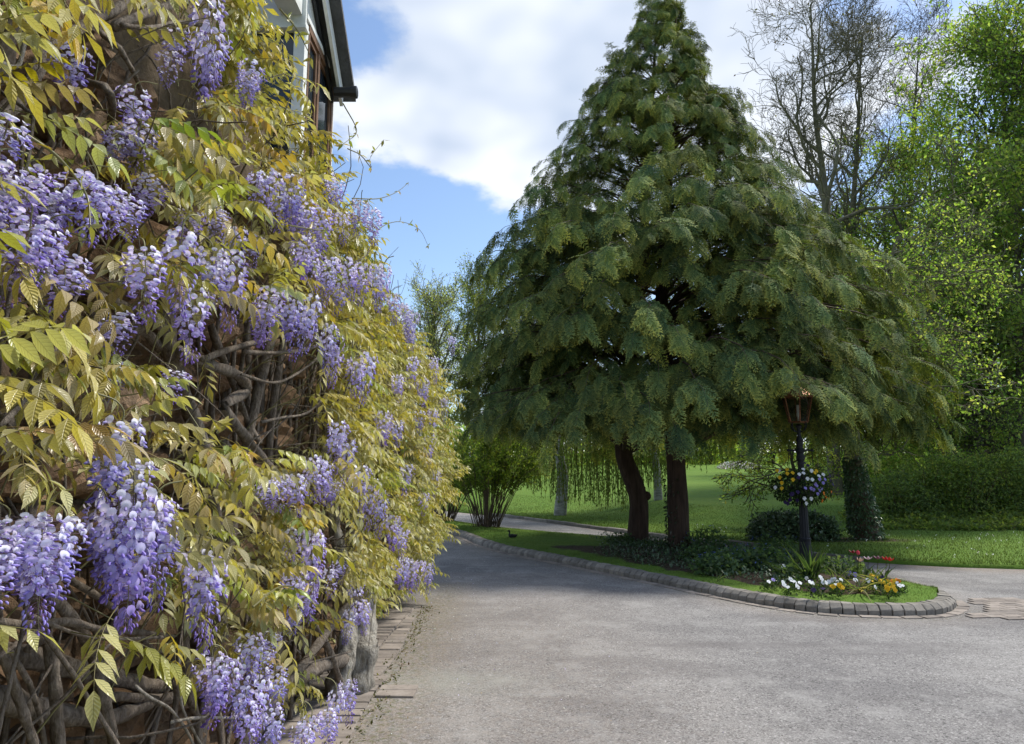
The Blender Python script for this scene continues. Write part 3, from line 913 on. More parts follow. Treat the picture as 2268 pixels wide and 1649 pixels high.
V, F = ball_vf((-1.19, gt[1], gt[2]), (0.008, 0.046, 0.046)); acc.add(V, F)
part('gutter', acc, M['black'], house, smooth=False)

# main roofs, slates sloping back from the eaves
for (ya, yb, ze, xe) in ((-2.8, 6.2, 4.06, -1.66), (6.21, 9.95, 3.31, -1.52)):
    V = np.array([[xe, ya, ze], [xe, yb, ze], [-5.3, yb, ze + .72 * (5.3 + xe)], [-5.3, ya, ze + .72 * (5.3 + xe)], [-9.1, yb, ze], [-9.1, ya, ze]])
    V = np.vstack([V, V + [0, 0, .09]])
    F = np.array([[0, 3, 2, 1], [3, 5, 4, 2], [6, 7, 8, 9], [9, 8, 10, 11], [0, 1, 7, 6], [4, 5, 11, 10], [1, 2, 8, 7], [2, 4, 10, 8], [0, 6, 9, 3], [3, 9, 11, 5]])
    part('roof', Acc().add(V, F), M['slate'], house, smooth=False)

# ------------------------------------------------------------------ wisteria
gw = np.random.default_rng(21)
WBASE = (-1.12, 5.6, 0.0)
wisteria = thing('wisteria', WBASE, 'old wisteria with lilac flower trusses and golden leaves climbing the house wall', 'climbing plant')

def env_x(y, z):
    """how far the plant stands out of the wall"""
    y = np.asarray(y, float); z = np.asarray(z, float)
    x = -1.12 + 0.018 * (y - 2) + 0.10 * wavy(y, z, 1.6, 1.0) + 0.06 * wavy(y, z, 4.0, 2.0)
    x = x - 0.24 * sstep(1.2, 0.2, z) - 0.26 * sstep(2.4, 3.7, z)
    return x
def top_z(y):
    return np.interp(y, [0, 2.5, 3.5, 4.6, 5.5, 7, 8.5, 9.3, 9.9], [4.3, 4.2, 3.90, 3.55, 3.42, 3.25, 3.05, 2.75, 2.0]) + 0.10 * wavy(y, y * 0.3, 3.0)
# openings where stems and wall show, in photo pixels: (x, y, rx, ry, keep probability)
HOLES = [(540, 820, 170, 150, .16), (440, 760, 90, 130, .15), (610, 930, 110, 60, .25), (200, 1540, 330, 120, .03), (420, 1590, 140, 110, .10), (60, 1400, 150, 90, .15),
         (250, 60, 190, 95, .22), (60, 120, 110, 120, .20), (330, 160, 100, 60, .3), (90, 870, 110, 60, .4), (700, 1400, 80, 110, .28), (850, 1430, 45, 90, .10), (560, 1620, 90, 60, .2), (790, 1590, 60, 60, .1),
         (720, 1180, 40, 110, .4), (250, 1230, 90, 60, .5), (20, 1250, 90, 70, .4)]
def keep_mask(P, g):
    px, py, _ = topx(P)
    k = np.ones(len(P))
    for (hx, hy, rx, ry, pk) in HOLES:
        ins = ((px - hx) / rx) ** 2 + ((py - hy) / ry) ** 2
        k = np.minimum(k, np.where(ins < 1, pk, 1.0))
    return g.random(len(P)) < k

# ---- stems
stem_list = []
def stem(px_pts, xp, r, mat='wist_bark', gn=0.19, sides=9, name='stem'):
    xp = np.broadcast_to(np.asarray(xp, float), (len(px_pts),))
    pts = np.array([onwall(a_, b_, x_) for (a_, b_), x_ in zip(px_pts, xp)])
    rr_ = np.broadcast_to(np.asarray(r, float), (len(px_pts),))
    V, F = tube1(pts, rr_, sides, n=max(5 * len(pts), 12), gnarl=gn, seed=len(stem_list) * 1.7)
    part(name, Acc().add(*capped(V, F, sides)), M[mat], wisteria)
    stem_list.append(pts)
stem([(-60, 1436), (0, 1444), (66, 1460), (154, 1480), (220, 1493), (275, 1508), (330, 1519), (385, 1517), (420, 1500), (450, 1470)], -1.47, [.036, .034, .034, .033, .032, .030, .028, .026, .022, .02], name='limb')
stem([(-60, 1535), (0, 1550), (55, 1565), (110, 1576), (176, 1589), (231, 1592), (286, 1576), (330, 1559), (400, 1540)], -1.45, [.036, .035, .035, .034, .033, .031, .028, .025, .02], name='limb')
stem([(205, 1552), (264, 1543), (330, 1548), (385, 1543), (450, 1520)], -1.44, [.016, .017, .018, .018, .015], name='limb')
stem([(60, 1440), (101, 1412), (114, 1466), (123, 1532), (130, 1649), (130, 1760)], -1.36, [.012, .016, .018, .018, .019, .02])
stem([(110, 1320), (149, 1357), (185, 1405), (209, 1455), (220, 1510), (237, 1576), (253, 1649), (260, 1740)], -1.36, [.018, .018, .018, .018, .019, .019, .018, .018])
stem([(0, 1422), (13, 1462), (33, 1521), (50, 1576), (72, 1640), (90, 1720)], -1.30, .012)
stem([(81, 1381), (132, 1451), (176, 1515), (220, 1587), (259, 1649), (300, 1720)], -1.27, .0075, sides=6)
stem([(405, 1380), (411, 1444), (417, 1521), (435, 1587), (440, 1649), (445, 1740)], -1.42, .019)
stem([(362, 1470), (371, 1486), (391, 1528), (387, 1576), (373, 1649), (370, 1720)], -1.38, .012)
stem([(470, 1500), (480, 1560), (488, 1620), (492, 1700)], -1.45, .018)
stem([(300, 1520), (325, 1541), (384, 1578), (428, 1649), (450, 1720)], -1.26, .0055, 'wist_pale', sides=6)
stem([(398, 1430), (396, 1500), (405, 1570), (440, 1640), (470, 1700)], -1.24, .005, 'wist_pale', sides=6)
stem([(380, 1600), (440, 1590), (520, 1592), (560, 1600), (555, 1640), (540, 1680)], -1.2, .006, 'wist_pale', sides=6)
stem([(0, 1378), (60, 1385), (150, 1377), (230, 1396), (300, 1400), (385, 1410)], -1.3, [.010, .012, .012, .011, .010, .008])
stem([(60, 1360), (130, 1390), (200, 1412), (280, 1415), (360, 1412)], -1.25, .006, sides=6)
stem([(-20, 1470), (60, 1410), (95, 1395)], -1.25, .007, sides=6)
stem([(62, 1330), (50, 1400), (30, 1480), (10, 1560), (-10, 1650)], -1.2, .005, sides=6)
stem([(140, 1370), (120, 1460), (60, 1560)], -1.35, .004, sides=5)
# middle: the leaning stems behind the trusses
stem([(340, 560), (355, 620), (365, 683), (373, 762), (391, 828), (417, 894), (439, 964), (470, 1080), (480, 1250), (485, 1420)], -1.42, [.03, .032, .034, .034, .034, .033, .034, .034, .036, .04], name='limb')
stem([(120, 620), (202, 648), (246, 670), (308, 692), (365, 730)], -1.38, [.016, .018, .02, .02, .018])
stem([(200, 700), (260, 720), (320, 735), (370, 790)], -1.45, .02)
stem([(448, 797), (505, 775), (571, 758), (615, 744), (680, 700)], -1.3, [.014, .015, .013, .012, .01])
stem([(540, 780), (615, 782), (690, 771), (740, 740)], -1.28, [.012, .011, .010, .008])
stem([(400, 780), (431, 797), (483, 815), (527, 832), (545, 867), (497, 898), (519, 938), (540, 964), (600, 1040)], -1.34, [.022, .024, .026, .026, .027, .024, .024, .024, .026], gn=.2)
stem([(460, 690), (480, 760), (520, 860), (555, 950), (575, 980)], -1.44, .018)
stem([(535, 830), (600, 848), (640, 838), (690, 805), (720, 770)], -1.27, .008, sides=6)
stem([(580, 935), (630, 925), (680, 915), (720, 880)], -1.25, .008, sides=6)
for (xa, xb, ya, yb, r_) in ((545, 548, 700, 930, .016), (560, 570, 720, 960, .012), (578, 576, 700, 980, .015), (600, 592, 740, 960, .014), (622, 612, 720, 960, .011), (640, 640, 760, 980, .013), (662, 655, 740, 950, .011), (520, 505, 700, 900, .012), (690, 682, 800, 1000, .012), (470, 455, 860, 1100, .015), (500, 470, 900, 1150, .016)):
    stem([(xa, ya), ((xa + xb) / 2 + 4, (ya + yb) / 2), (xb, yb), (xb - 4, yb + 220)], -1.50, r_, sides=7)
stem([(60, 850), (70, 930), (75, 1000)], -1.4, .017)
stem([(80, 840), (88, 930), (92, 1000)], -1.38, .014)
stem([(0, 945), (60, 880), (110, 800), (150, 700), (175, 640)], -1.05, .006, sides=6)
stem([(0, 1000), (25, 960), (10, 920)], -1.2, .014)
# top corner
stem([(-40, 200), (0, 144), (14, 85), (41, 44), (89, 31), (100, 26)], -1.38, [.03, .03, .026, .024, .022, .018], gn=.2)
stem([(-20, 270), (40, 220), (75, 170), (110, 110), (180, 60), (260, 20), (320, -30)], -1.42, [.024, .022, .02, .018, .018, .017, .016])
stem([(0, 140), (40, 146), (52, 100), (60, 50)], -1.3, .006, 'wist_pale', sides=6)
stem([(255, 60), (310, 35), (380, 10), (450, -20)], -1.36, .016)
stem([(270, 55), (330, 62), (400, 50), (470, 60)], -1.33, .009, sides=6)
stem([(190, 180), (210, 186), (235, 195), (250, 225), (246, 270), (235, 330)], [-1.5, -1.3, -1.2, -1.2, -1.3, -1.5], .011)
stem([(215, 60), (235, 85), (262, 105), (275, 125), (300, 170), (320, 220)], [-1.5, -1.3, -1.28, -1.28, -1.35, -1.5], .009, sides=6)
# right: the thick pale old trunk standing on the paving
tr = [np.array(p) for p in ((-1.16, 5.62, -0.03), (-1.14, 5.60, 0.10), (-1.10, 5.62, 0.24), (-1.12, 5.72, 0.42), (-1.15, 5.85, 0.62), (-1.25, 6.0, 0.95), (-1.36, 6.2, 1.5), (-1.42, 6.4, 2.2), (-1.40, 6.3, 3.0))]
V, F = tube1(tr, [.14, .112, .10, .078, .07, .065, .06, .055, .04], 30, 90, 0.20, 4)
V += 0.010 * np.stack([wavy(V[:, 1] * 9 + V[:, 0] * 7, V[:, 2] * 5, 3.0), wavy(V[:, 0] * 9, V[:, 2] * 6, 3.0, 2.0), 0 * V[:, 0]], -1)
part('trunk', Acc().add(V, F), M['wist_pale'], wisteria, label='thick pale gnarled base stem')
tr = [np.array(p) for p in ((-1.27, 5.50, -0.03), (-1.24, 5.46, 0.12), (-1.21, 5.5, 0.3), (-1.22, 5.6, 0.48), (-1.28, 5.7, 0.75), (-1.35, 5.6, 1.2), (-1.4, 5.4, 1.8))]
V, F = tube1(tr, [.11, .09, .072, .058, .05, .045, .04], 26, 70, 0.22, 9)
V += 0.009 * np.stack([wavy(V[:, 1] * 9 + V[:, 0] * 7, V[:, 2] * 5, 3.0), wavy(V[:, 0] * 9, V[:, 2] * 6, 3.0, 2.0), 0 * V[:, 0]], -1)
part('trunk', Acc().add(V, F), M['wist_pale'], wisteria)
V, F = ball_vf((-1.07, 5.58, 0.235), (0.05, 0.055, 0.06), 12, 9)
part('burl', Acc().add(V, F), M['wist_pale'], wisteria)
for pts, r_ in (([(-1.42, 4.2, 0.25), (-1.3, 4.7, 0.42), (-1.2, 5.2, 0.62), (-1.1, 5.6, 0.72)], .030), ([(-1.45, 3.9, 0.1), (-1.36, 4.4, 0.3), (-1.28, 5.0, 0.33), (-1.2, 5.5, 0.25)], .045),
                ([(-1.4, 4.6, 0.9), (-1.25, 5.0, 0.5), (-1.2, 5.3, 0.15)], .022), ([(-1.45, 4.3, 1.4), (-1.36, 4.6, 0.8), (-1.3, 4.9, 0.3)], .026), ([(-1.3, 4.0, 0.55), (-1.2, 4.4, 0.5), (-1.05, 4.9, 0.45)], .006),
                ([(-1.45, 6.6, 0.0), (-1.4, 6.6, 0.8), (-1.38, 6.7, 2.0), (-1.4, 6.9, 3.2)], .035), ([(-1.45, 7.6, 0.0), (-1.4, 7.5, 0.9), (-1.38, 7.7, 2.0), (-1.4, 7.9, 3.0)], .03), ([(-1.5, 3.6, 0.0), (-1.46, 3.7, 0.9), (-1.42, 3.9, 1.8), (-1.4, 4.4, 3.0)], .028),
                ([(-1.5, 4.4, 0.0), (-1.47, 4.5, 0.9), (-1.44, 4.3, 1.8), (-1.4, 4.4, 2.6)], .022), ([(-1.5, 5.0, 0.0), (-1.47, 5.1, 0.9), (-1.44, 5.2, 1.8), (-1.4, 5.6, 2.8)], .022)):
    V, F = tube1(pts, r_, 9, 22, 0.15, r_ * 100)
    part('stem', Acc().add(V, F), M['wist_bark'], wisteria)
# old stems running up the wall behind the leaves
for q in range(64):
    y = gw.uniform(3.0, 9.2) if q > 12 else gw.uniform(1.3, 3.4)
    z = gw.uniform(-.02, 1.6) if q % 3 else 0.0
    pts = [np.array([-1.50 + gw.uniform(-.03, .06), y, z])]
    d = unit([0, gw.normal(0, .45), 1.0])
    for j in range(7):
        d = unit(d + gw.normal(0, .22, 3) * [.3, 1, .5] + [0, 0, .12])
        pts.append(pts[-1] + d * .42)
    pts = np.array(pts); pts[:, 0] = np.clip(pts[:, 0], -1.53, -1.32); pts[:, 2] = np.clip(pts[:, 2], -.02, 3.4)
    r0 = gw.uniform(.006, .019)
    V, F = tube1(pts, np.linspace(r0, r0 * .6, 8), 7, 26, .12, q)
    part('stem', Acc().add(*capped(V, F, 7)), M['wist_bark'], wisteria)
# thin twigs on the wall, joined
P0, R0 = [], []
for q in range(420):
    y = gw.uniform(1.2, 9.3); z = gw.uniform(0.15, 3.3)
    p = np.array([-1.52, y, z]); d = unit([gw.uniform(.0, .6), gw.normal(0, .5), gw.normal(.5, .7)])
    pts = [p]
    L = gw.uniform(.35, 1.1)
    for j in range(7):
        d = unit(d + gw.normal(0, .25, 3) + [0.03 if pts[-1][0] < -1.3 else -0.12, 0, 0.02])
        pts.append(pts[-1] + d * L / 7)
    P0.append(pts); R0.append(np.linspace(1, .45, 8) * gw.uniform(.003, .0075))
P0 = np.array(P0); P0[..., 0] = np.clip(P0[..., 0], -1.56, -1.0); P0[..., 2] = np.maximum(P0[..., 2], 0.03)
V, F = tubes(P0, np.array(R0), 5)
part('twigs', Acc().add(V, F), M['wist_bark'], wisteria, kind='stuff')

# (x, y top, y bottom) in the photograph, distance out of the wall
RAC = [(462, -20, 225, -1.06), (470, 60, 240, -1.10), (560, 140, 250, -1.08), (548, 160, 235, -1.12), (158, 100, 232, -1.22), (300, 195, 330, -1.18), (312, 275, 395, -1.16), (270, 290, 380, -1.2),
       (20, 265, 400, -1.0), (-15, 350, 520, -1.0), (60, 370, 500, -1.04), (110, 410, 540, -1.08), (180, 385, 520, -1.04), (215, 395, 560, -1.02), (255, 420, 530, -1.06), (330, 395, 470, -1.12), (285, 440, 520, -1.1),
       (70, 470, 640, -1.02), (105, 500, 660, -1.04), (150, 560, 700, -1.06), (35, 560, 650, -1.08), (320, 550, 718, -1.02), (405, 508, 700, -1.0), (428, 640, 812, -1.03), (470, 550, 690, -1.05), (512, 560, 742, -1.03),
       (575, 385, 470, -1.05), (600, 380, 490, -1.02), (645, 395, 500, -1.02), (620, 430, 520, -1.06), (680, 445, 545, -1.02), (710, 460, 560, -1.0), (728, 385, 460, -1.08), (745, 400, 470, -1.02), (655, 470, 560, -1.1), (700, 510, 590, -1.05),
       (800, 445, 530, -.98), (825, 465, 550, -.95), (760, 470, 545, -1.0), (600, 640, 760, -1.0), (640, 645, 755, -1.03), (585, 680, 770, -1.1), (690, 655, 790, -.98), (665, 690, 800, -1.04), (720, 715, 830, -.99), (745, 740, 860, -.98), (818, 780, 905, -.92), (790, 790, 880, -.97),
       (672, 530, 620, -1.0), (690, 560, 650, -1.02), (735, 570, 660, -.98), (770, 575, 670, -.97), (800, 585, 680, -.96), (830, 585, 690, -.95), (850, 590, 700, -.93), (725, 590, 680, -1.05), (755, 620, 700, -1.0), (870, 650, 720, -.93), (895, 672, 748, -.9), (915, 690, 760, -.9), (905, 720, 780, -.95),
       (750, 930, 1050, -.98), (770, 970, 1070, -.97), (800, 1030, 1130, -.95), (825, 1060, 1170, -.95), (845, 1085, 1185, -.95), (690, 1010, 1110, -1.0), (715, 1020, 1110, -1.0), (655, 1050, 1140, -1.02), (620, 1055, 1130, -1.05), (592, 1065, 1120, -1.06), (740, 1060, 1120, -1.0),
       (850, 910, 985, -.93), (880, 930, 990, -.93), (930, 910, 965, -.9), (960, 905, 965, -.88), (985, 880, 940, -.86), (900, 1030, 1095, -.92), (950, 965, 1025, -.9), (965, 1040, 1100, -.88), (940, 1090, 1140, -.9), (870, 1140, 1215, -.93), (915, 790, 860, -.92), (880, 830, 890, -.93), (935, 840, 900, -.9), (960, 790, 850, -.87), (1000, 745, 790, -.84), (890, 1170, 1230, -.93),
       (272, 925, 1110, -1.0), (300, 1020, 1190, -.99), (350, 1100, 1230, -1.02), (260, 1080, 1320, -1.01), (300, 1090, 1370, -.99), (345, 1110, 1330, -1.02), (235, 1110, 1290, -1.05), (320, 1160, 1380, -1.05), (372, 1150, 1290, -1.08), (60, 1135, 1300, -1.0), (100, 1140, 1380, -.99), (145, 1150, 1320, -1.02), (20, 1140, 1290, -1.04), (-20, 1180, 1360, -1.0), (80, 1200, 1350, -1.06),
       (440, 1215, 1400, -1.03), (470, 1235, 1430, -1.01), (640, 1170, 1240, -1.05), (690, 1170, 1310, -1.0), (700, 1180, 1300, -.99), (655, 1260, 1360, -1.03), (680, 1290, 1370, -1.05), (730, 1260, 1320, -1.05), (790, 1285, 1370, -1.0), (800, 1330, 1400, -.98), (775, 1350, 1420, -1.02), (750, 1240, 1290, -1.03),
       (895, 1235, 1300, -.95), (912, 1240, 1310, -.94), (932, 1240, 1300, -.92), (948, 1245, 1310, -.9), (880, 1245, 1290, -.96), (555, 1405, 1500, -1.05), (600, 1400, 1450, -1.08), (585, 1440, 1490, -1.05), (470, 1450, 1560, -1.08), (500, 1460, 1590, -1.06), (540, 1470, 1600, -1.05), (575, 1500, 1640, -1.03), (610, 1480, 1560, -1.06), (545, 1540, 1660, -1.05), (600, 1560, 1680, -1.04), (770, 1505, 1590, -.98), (745, 1530, 1630, -.97), (725, 1570, 1650, -.97), (690, 1585, 1700, -.97), (670, 1600, 1700, -.99), (650, 1340, 1400, -1.1),
       (390, 820, 870, -1.2), (250, 800, 850, -1.2), (255, 690, 740, -1.1), (380, 120, 200, -1.25), (390, 70, 150, -1.28), (520, 500, 600, -1.15), (560, 520, 600, -1.15), (420, 470, 540, -1.12), (480, 460, 540, -1.14)]
# ---- leaves
def compound_tmpl(seed, rows, n_pairs=5, nr=9):
    """pinnate leaf: rachis along +Y arching down, leaflets in pairs hanging from it, a leaflet at the end"""
    gg = np.random.default_rng(seed)
    L = 0.24
    t = np.linspace(0, 1, nr)
    arch = gg.uniform(0.3, 0.9)
    ry = L * np.sin(arch * t) / arch; rz = -L * (1 - np.cos(arch * t)) / arch * 1.0
    rx = 0.02 * np.sin(t * 2 + gg.uniform(0, 6)) * t
    R = np.stack([rx, ry, rz], -1)
    acc = Acc()
    V, F = tubes(R[None], np.linspace(0.0016, 0.0008, nr)[None], 3)
    acc.add(V, F, (0.62, 0.6, 0.42))
    T = leaf_tmpl(rows, 0.40, 0.14, gg.uniform(.14, .30), 1.4, 0.36)
    pos, fwd, up, sz = [], [], [], []
    for j in range(n_pairs):
        tt = 0.30 + 0.62 * j / (n_pairs - 1)
        p = np.array([np.interp(tt, t, R[:, q]) for q in range(3)])
        tan = unit([0, math.cos(arch * tt), -math.sin(arch * tt)])
        for s in (-1, 1):
            f = np.array([s * gg.uniform(.75, 1.0), 0, 0]) + tan * gg.uniform(.25, .6) + np.array([0, 0, -gg.uniform(.25, 1.0)])
            pos.append(p + tan * gg.uniform(-.006, .006)); fwd.append(f); up.append([s * .45 + gg.normal(0, .2), gg.normal(0, .2), 1]); sz.append(gg.uniform(.06, .078) * (0.85 if j == 0 else 1.0) * (1.0 - 0.10 * (j == n_pairs - 1)))
    tan = unit([0, math.cos(arch), -math.sin(arch)])
    pos.append(R[-1]); fwd.append(tan + np.array([gg.normal(0, .15), 0, -.35])); up.append([0, 0.2, 1]); sz.append(gg.uniform(.068, .085))
    k = len(pos)
    stamp(acc, T, frames(np.array(fwd), np.array(up, float)), np.array(pos), np.array(sz), 1 + gg.uniform(-.14, .14, (k, 1)) + np.zeros((k, 3)))
    return acc
def as_tmpl(acc):
    return np.concatenate(acc.V), acc.F, np.concatenate(acc.U), np.concatenate(acc.C)
hi = [compound_tmpl(q, 5) for q in range(8)]
lo = [as_tmpl(compound_tmpl(q + 20, 2, 5 if q < 4 else 4, 4)) for q in range(8)]
PAL = np.array([[.50, .41, .065], [.47, .40, .08], [.38, .36, .07], [.33, .34, .07], [.50, .38, .09], [.46, .42, .18], [.30, .37, .06], [.56, .48, .13], [.44, .39, .15]])
# shoots: points on the outside of the plant, each with a spray of leaves
shoots = []
gs = np.random.default_rng(5)
n_try = 1150
ys = 0.9 + 9.0 * gs.random(n_try) ** 0.95
zs = 0.25 + 4.0 * gs.random(n_try)
ok = zs < top_z(ys)
ys, zs = ys[ok], zs[ok]
xs_ = env_x(ys, zs) - gs.random(len(ys)) ** 1.6 * 0.30
SP = np.stack([xs_, ys, zs], -1)
# a rim of shoots along the top edge
yr = gs.uniform(3.0, 9.6, 150); zr_ = top_z(yr) - gs.uniform(-.02, .25, 150)
SP = np.vstack([SP, np.stack([env_x(yr, zr_) + gs.uniform(-.25, .0, 150), yr, zr_], -1)])
ye_ = gs.uniform(9.0, 9.8, 90); ze_ = gs.uniform(.35, 3.0, 90)
SP = np.vstack([SP, np.stack([env_x(ye_, ze_) - gs.uniform(-.10, .25, 90), ye_, ze_], -1)])
px, py, dep = topx(SP)
low_far = (px > 800) & (py > 1260) & (px < 900)
SP = SP[keep_mask(SP, gs) & ~(low_far & (gs.random(len(SP)) < .5))]
LP, LF, LU, LS, LC = [], [], [], [], []
SHP = []
for p in SP:
    n = gs.integers(3, 7)
    base_c = PAL[gs.integers(0, len(PAL))]
    pale = gs.random() < 0.36
    for q in range(n):
        az = gs.normal(-0.25, 0.95)                # around the outward (+x) direction, leaning to the light
        el = gs.uniform(-0.55, 0.55)
        f = np.array([math.cos(az) * math.cos(el), math.sin(az) * math.cos(el), math.sin(el)])
        LP.append(p + gs.normal(0, .035, 3)); LF.append(f); LU.append([gs.normal(0, .25), gs.normal(0, .25), 1.0])
        LS.append(gs.uniform(.72, 1.18)); c = base_c * gs.uniform(.8, 1.2) * 0.6 + PAL[gs.integers(0, len(PAL))] * 0.4
        if pale: c = c * 0.5 + np.array([.34, .33, .20])
        LC.append(c)
LP, LF, LU, LS, LC = map(np.array, (LP, LF, LU, LS, LC))
# keep clear of the gable window
mid = LP + LF * (LS * 0.15)[:, None]
mpx, mpy, mdep = topx(mid)
kill = mpx > np.interp(mpy, [-200, 0, 60, 130, 200, 262, 270], [520, 575, 625, 668, 690, 735, 5000])
for (rx, ry, rb, xp) in RAC:          # leaves do not hang in front of the flower trusses
    rp = onwall(rx, (ry + rb) / 2, xp)
    hw = 0.06 * FD / rp[1]
    kill |= (np.abs(mpx - rx) < hw) & (mpy > ry - 0.01 * FD / rp[1]) & (mpy < rb) & (mdep < rp[1] + .12) & (gs.random(len(mpx)) < .88)
keep = ~kill & keep_mask(mid, gs)
LP, LF, LU, LS, LC = LP[keep], LF[keep], LU[keep], LS[keep], LC[keep]
MF = frames(LF, LU)
px, py, dep = topx(LP + LF * 0.1)
inview = (px > -40) & (px < 2310) & (py > -40) & (py < 1690) & (LP[:, 1] > 0.3)
depth_in = env_x(LP[:, 1], LP[:, 2]) - LP[:, 0]
score = np.where(inview & (depth_in < 0.18), LS / dep, 0)
order = np.argsort(-score)
near = order[:300]
near = near[score[near] > 0]
rest = np.setdiff1d(np.arange(len(LP)), near)
himesh = []
for q, a_ in enumerate(hi):
    for v in range(4):
        b_ = Acc(); b_.add(np.concatenate(a_.V), a_.F, np.clip(np.concatenate(a_.C) * (PAL[(q * 4 + v * 3) % len(PAL)] if (q + v) % 3 else PAL[(q * 4 + v * 3) % len(PAL)] * .5 + np.array([.34, .33, .19])), 0, 1), np.concatenate(a_.U))
        himesh.append(b_.mesh('leaf', M['wisteria_leaf_near']))
for i in near:
    o = link('leaf', himesh[int(gs.integers(0, len(himesh)))], wisteria)
    R3 = MF[i] * LS[i]
    o.matrix_basis = Matrix([[R3[0, 0], R3[0, 1], R3[0, 2], LP[i, 0]], [R3[1, 0], R3[1, 1], R3[1, 2], LP[i, 1]], [R3[2, 0], R3[2, 1], R3[2, 2], LP[i, 2]], [0, 0, 0, 1]])
acc = Acc()
which = gs.integers(0, len(lo), len(LP))
for q in range(len(lo)):
    s_ = rest[which[rest] == q]
    stamp(acc, lo[q], MF[s_], LP[s_], LS[s_], LC[s_])
part('foliage', acc, M['wisteria_leaf'], wisteria, kind='stuff')
# shoots that carry the leaves, back to the wall
k = len(SP)
t = np.linspace(0, 1, 5)[None, :, None]
root = SP + np.stack([-(SP[:, 0] + 1.5) * 0.8, gs.normal(0, .10, k), gs.normal(-.15, .12, k)], -1)
root[:, 2] = np.maximum(root[:, 2], 0.05)
cur = root[:, None] * (1 - t) + SP[:, None] * t + np.array([0, 0, 0.06]) * np.sin(np.pi * t)
V, F = tubes(cur, np.linspace(.0032, .0016, 5)[None].repeat(k, 0), 4)
part('shoots', Acc().add(V, F), M['shoot'], wisteria, kind='stuff')
# free tendrils poking out against the sky and the drive
tend = [[(770, 330), (800, 345), (822, 372), (820, 350), (850, 310)], [(780, 440), (840, 440), (880, 425), (905, 405)], [(820, 530), (850, 500), (890, 492), (930, 510), (948, 545)], [(930, 690), (980, 700), (1020, 730)], [(960, 1130), (1000, 1040), (1060, 1050)], [(940, 1250), (990, 1180), (1000, 1150)],
        [(960, 920), (1000, 930), (1020, 960)], [(560, 1345), (620, 1300), (668, 1310), (700, 1345)], [(480, 960), (500, 945), (470, 930)], [(60, 300), (130, 350), (190, 430), (200, 500)], [(620, 20), (660, 70), (690, 130)], [(640, 500), (720, 510), (790, 495)], [(760, 230), (790, 290), (760, 320)]]
for q, tp in enumerate(tend):
    pts = np.array([onwall(a_, b_, -1.0 + 0.03 * j) for j, (a_, b_) in enumerate(tp)])
    V, F = tube1(pts, np.linspace(.0042, .0018, len(pts)), 5, 18)
    acc = Acc().add(V, F, (.22, .22, .09))
    m_ = 5
    idx = np.linspace(4, 17, m_).astype(int)
    Q = catmull(pts, 18)[idx]
    scatter(acc, leaf_tmpl(3, .4, .12, .2, 1.2), Q.repeat(3, 0), gs.uniform(.03, .055, m_ * 3), PAL, .3, gs, .3)
    part('tendril', acc, M['wisteria_leaf'], wisteria)

# ---- flower trusses
def flower_tmpl():
    """open pea flower: round reflexed banner, two dark wings over a keel; faces +Y, up +Z, width about 1"""
    V, F, C = [], [], []
    nu = 9
    V.append((0, 0, 0.02)); C.append((1.25, 1.3, 1.15))
    for ring, (r, y) in enumerate(((.28, -.05), (.52, -.20))):
        for i in range(nu):
            a_ = 2 * math.pi * i / nu
            V.append((r * math.cos(a_) * 1.08, y + 0.16 * abs(math.cos(a_)) * (ring), r * math.sin(a_) + .30))
            C.append((1.08, 1.08, 1.06) if ring == 0 else (1.0, 0.98, 1.0))
    for i in range(nu):
        F.append((0, 1 + i, 1 + (i + 1) % nu))
    Fq = [(1 + i, 1 + nu + i, 1 + nu + (i + 1) % nu, 1 + (i + 1) % nu) for i in range(nu)]
    b = len(V)
    prof = [(0.0, .05, .06), (.22, .17, .20), (.48, .16, .20), (.70, .03, .05)]
    for (y, w, h) in prof:
        for i in range(6):
            a_ = 2 * math.pi * i / 6
            V.append((w * math.cos(a_), y * 0.9, -.10 - y * .42 + h * math.sin(a_)))
            C.append((.60, .50, .82))
    for j in range(3):
        for i in range(6):
            Fq.append((b + j * 6 + i, b + j * 6 + (i + 1) % 6, b + j * 6 + 6 + (i + 1) % 6, b + j * 6 + 6 + i))
    V = np.array(V)
    return V, [np.array(F), np.array(Fq)], np.zeros((len(V), 3)), np.array(C)
def bud_tmpl():
    V, F = [], []
    prof = [(0, .05), (.25, .17), (.6, .19), (.88, .10), (1.0, .01)]
    for (y, r) in prof:
        for i in range(6):
            a_ = 2 * math.pi * i / 6
            V.append((r * math.cos(a_), y, r * 1.2 * math.sin(a_) - .25 * y * y))
    for j in range(4):
        for i in range(6):
            F.append((j * 6 + i, j * 6 + (i + 1) % 6, j * 6 + 6 + (i + 1) % 6, j * 6 + 6 + i))
    return np.array(V), [np.array(F)], np.zeros((len(V), 3)), np.repeat(np.array([[.8, .7, .9], [.9, .85, 1], [1, 1, 1], [1.1, 1.1, 1.05], [.9, .8, 1]]), 6, 0)
FLOWER, BUD = flower_tmpl(), bud_tmpl()
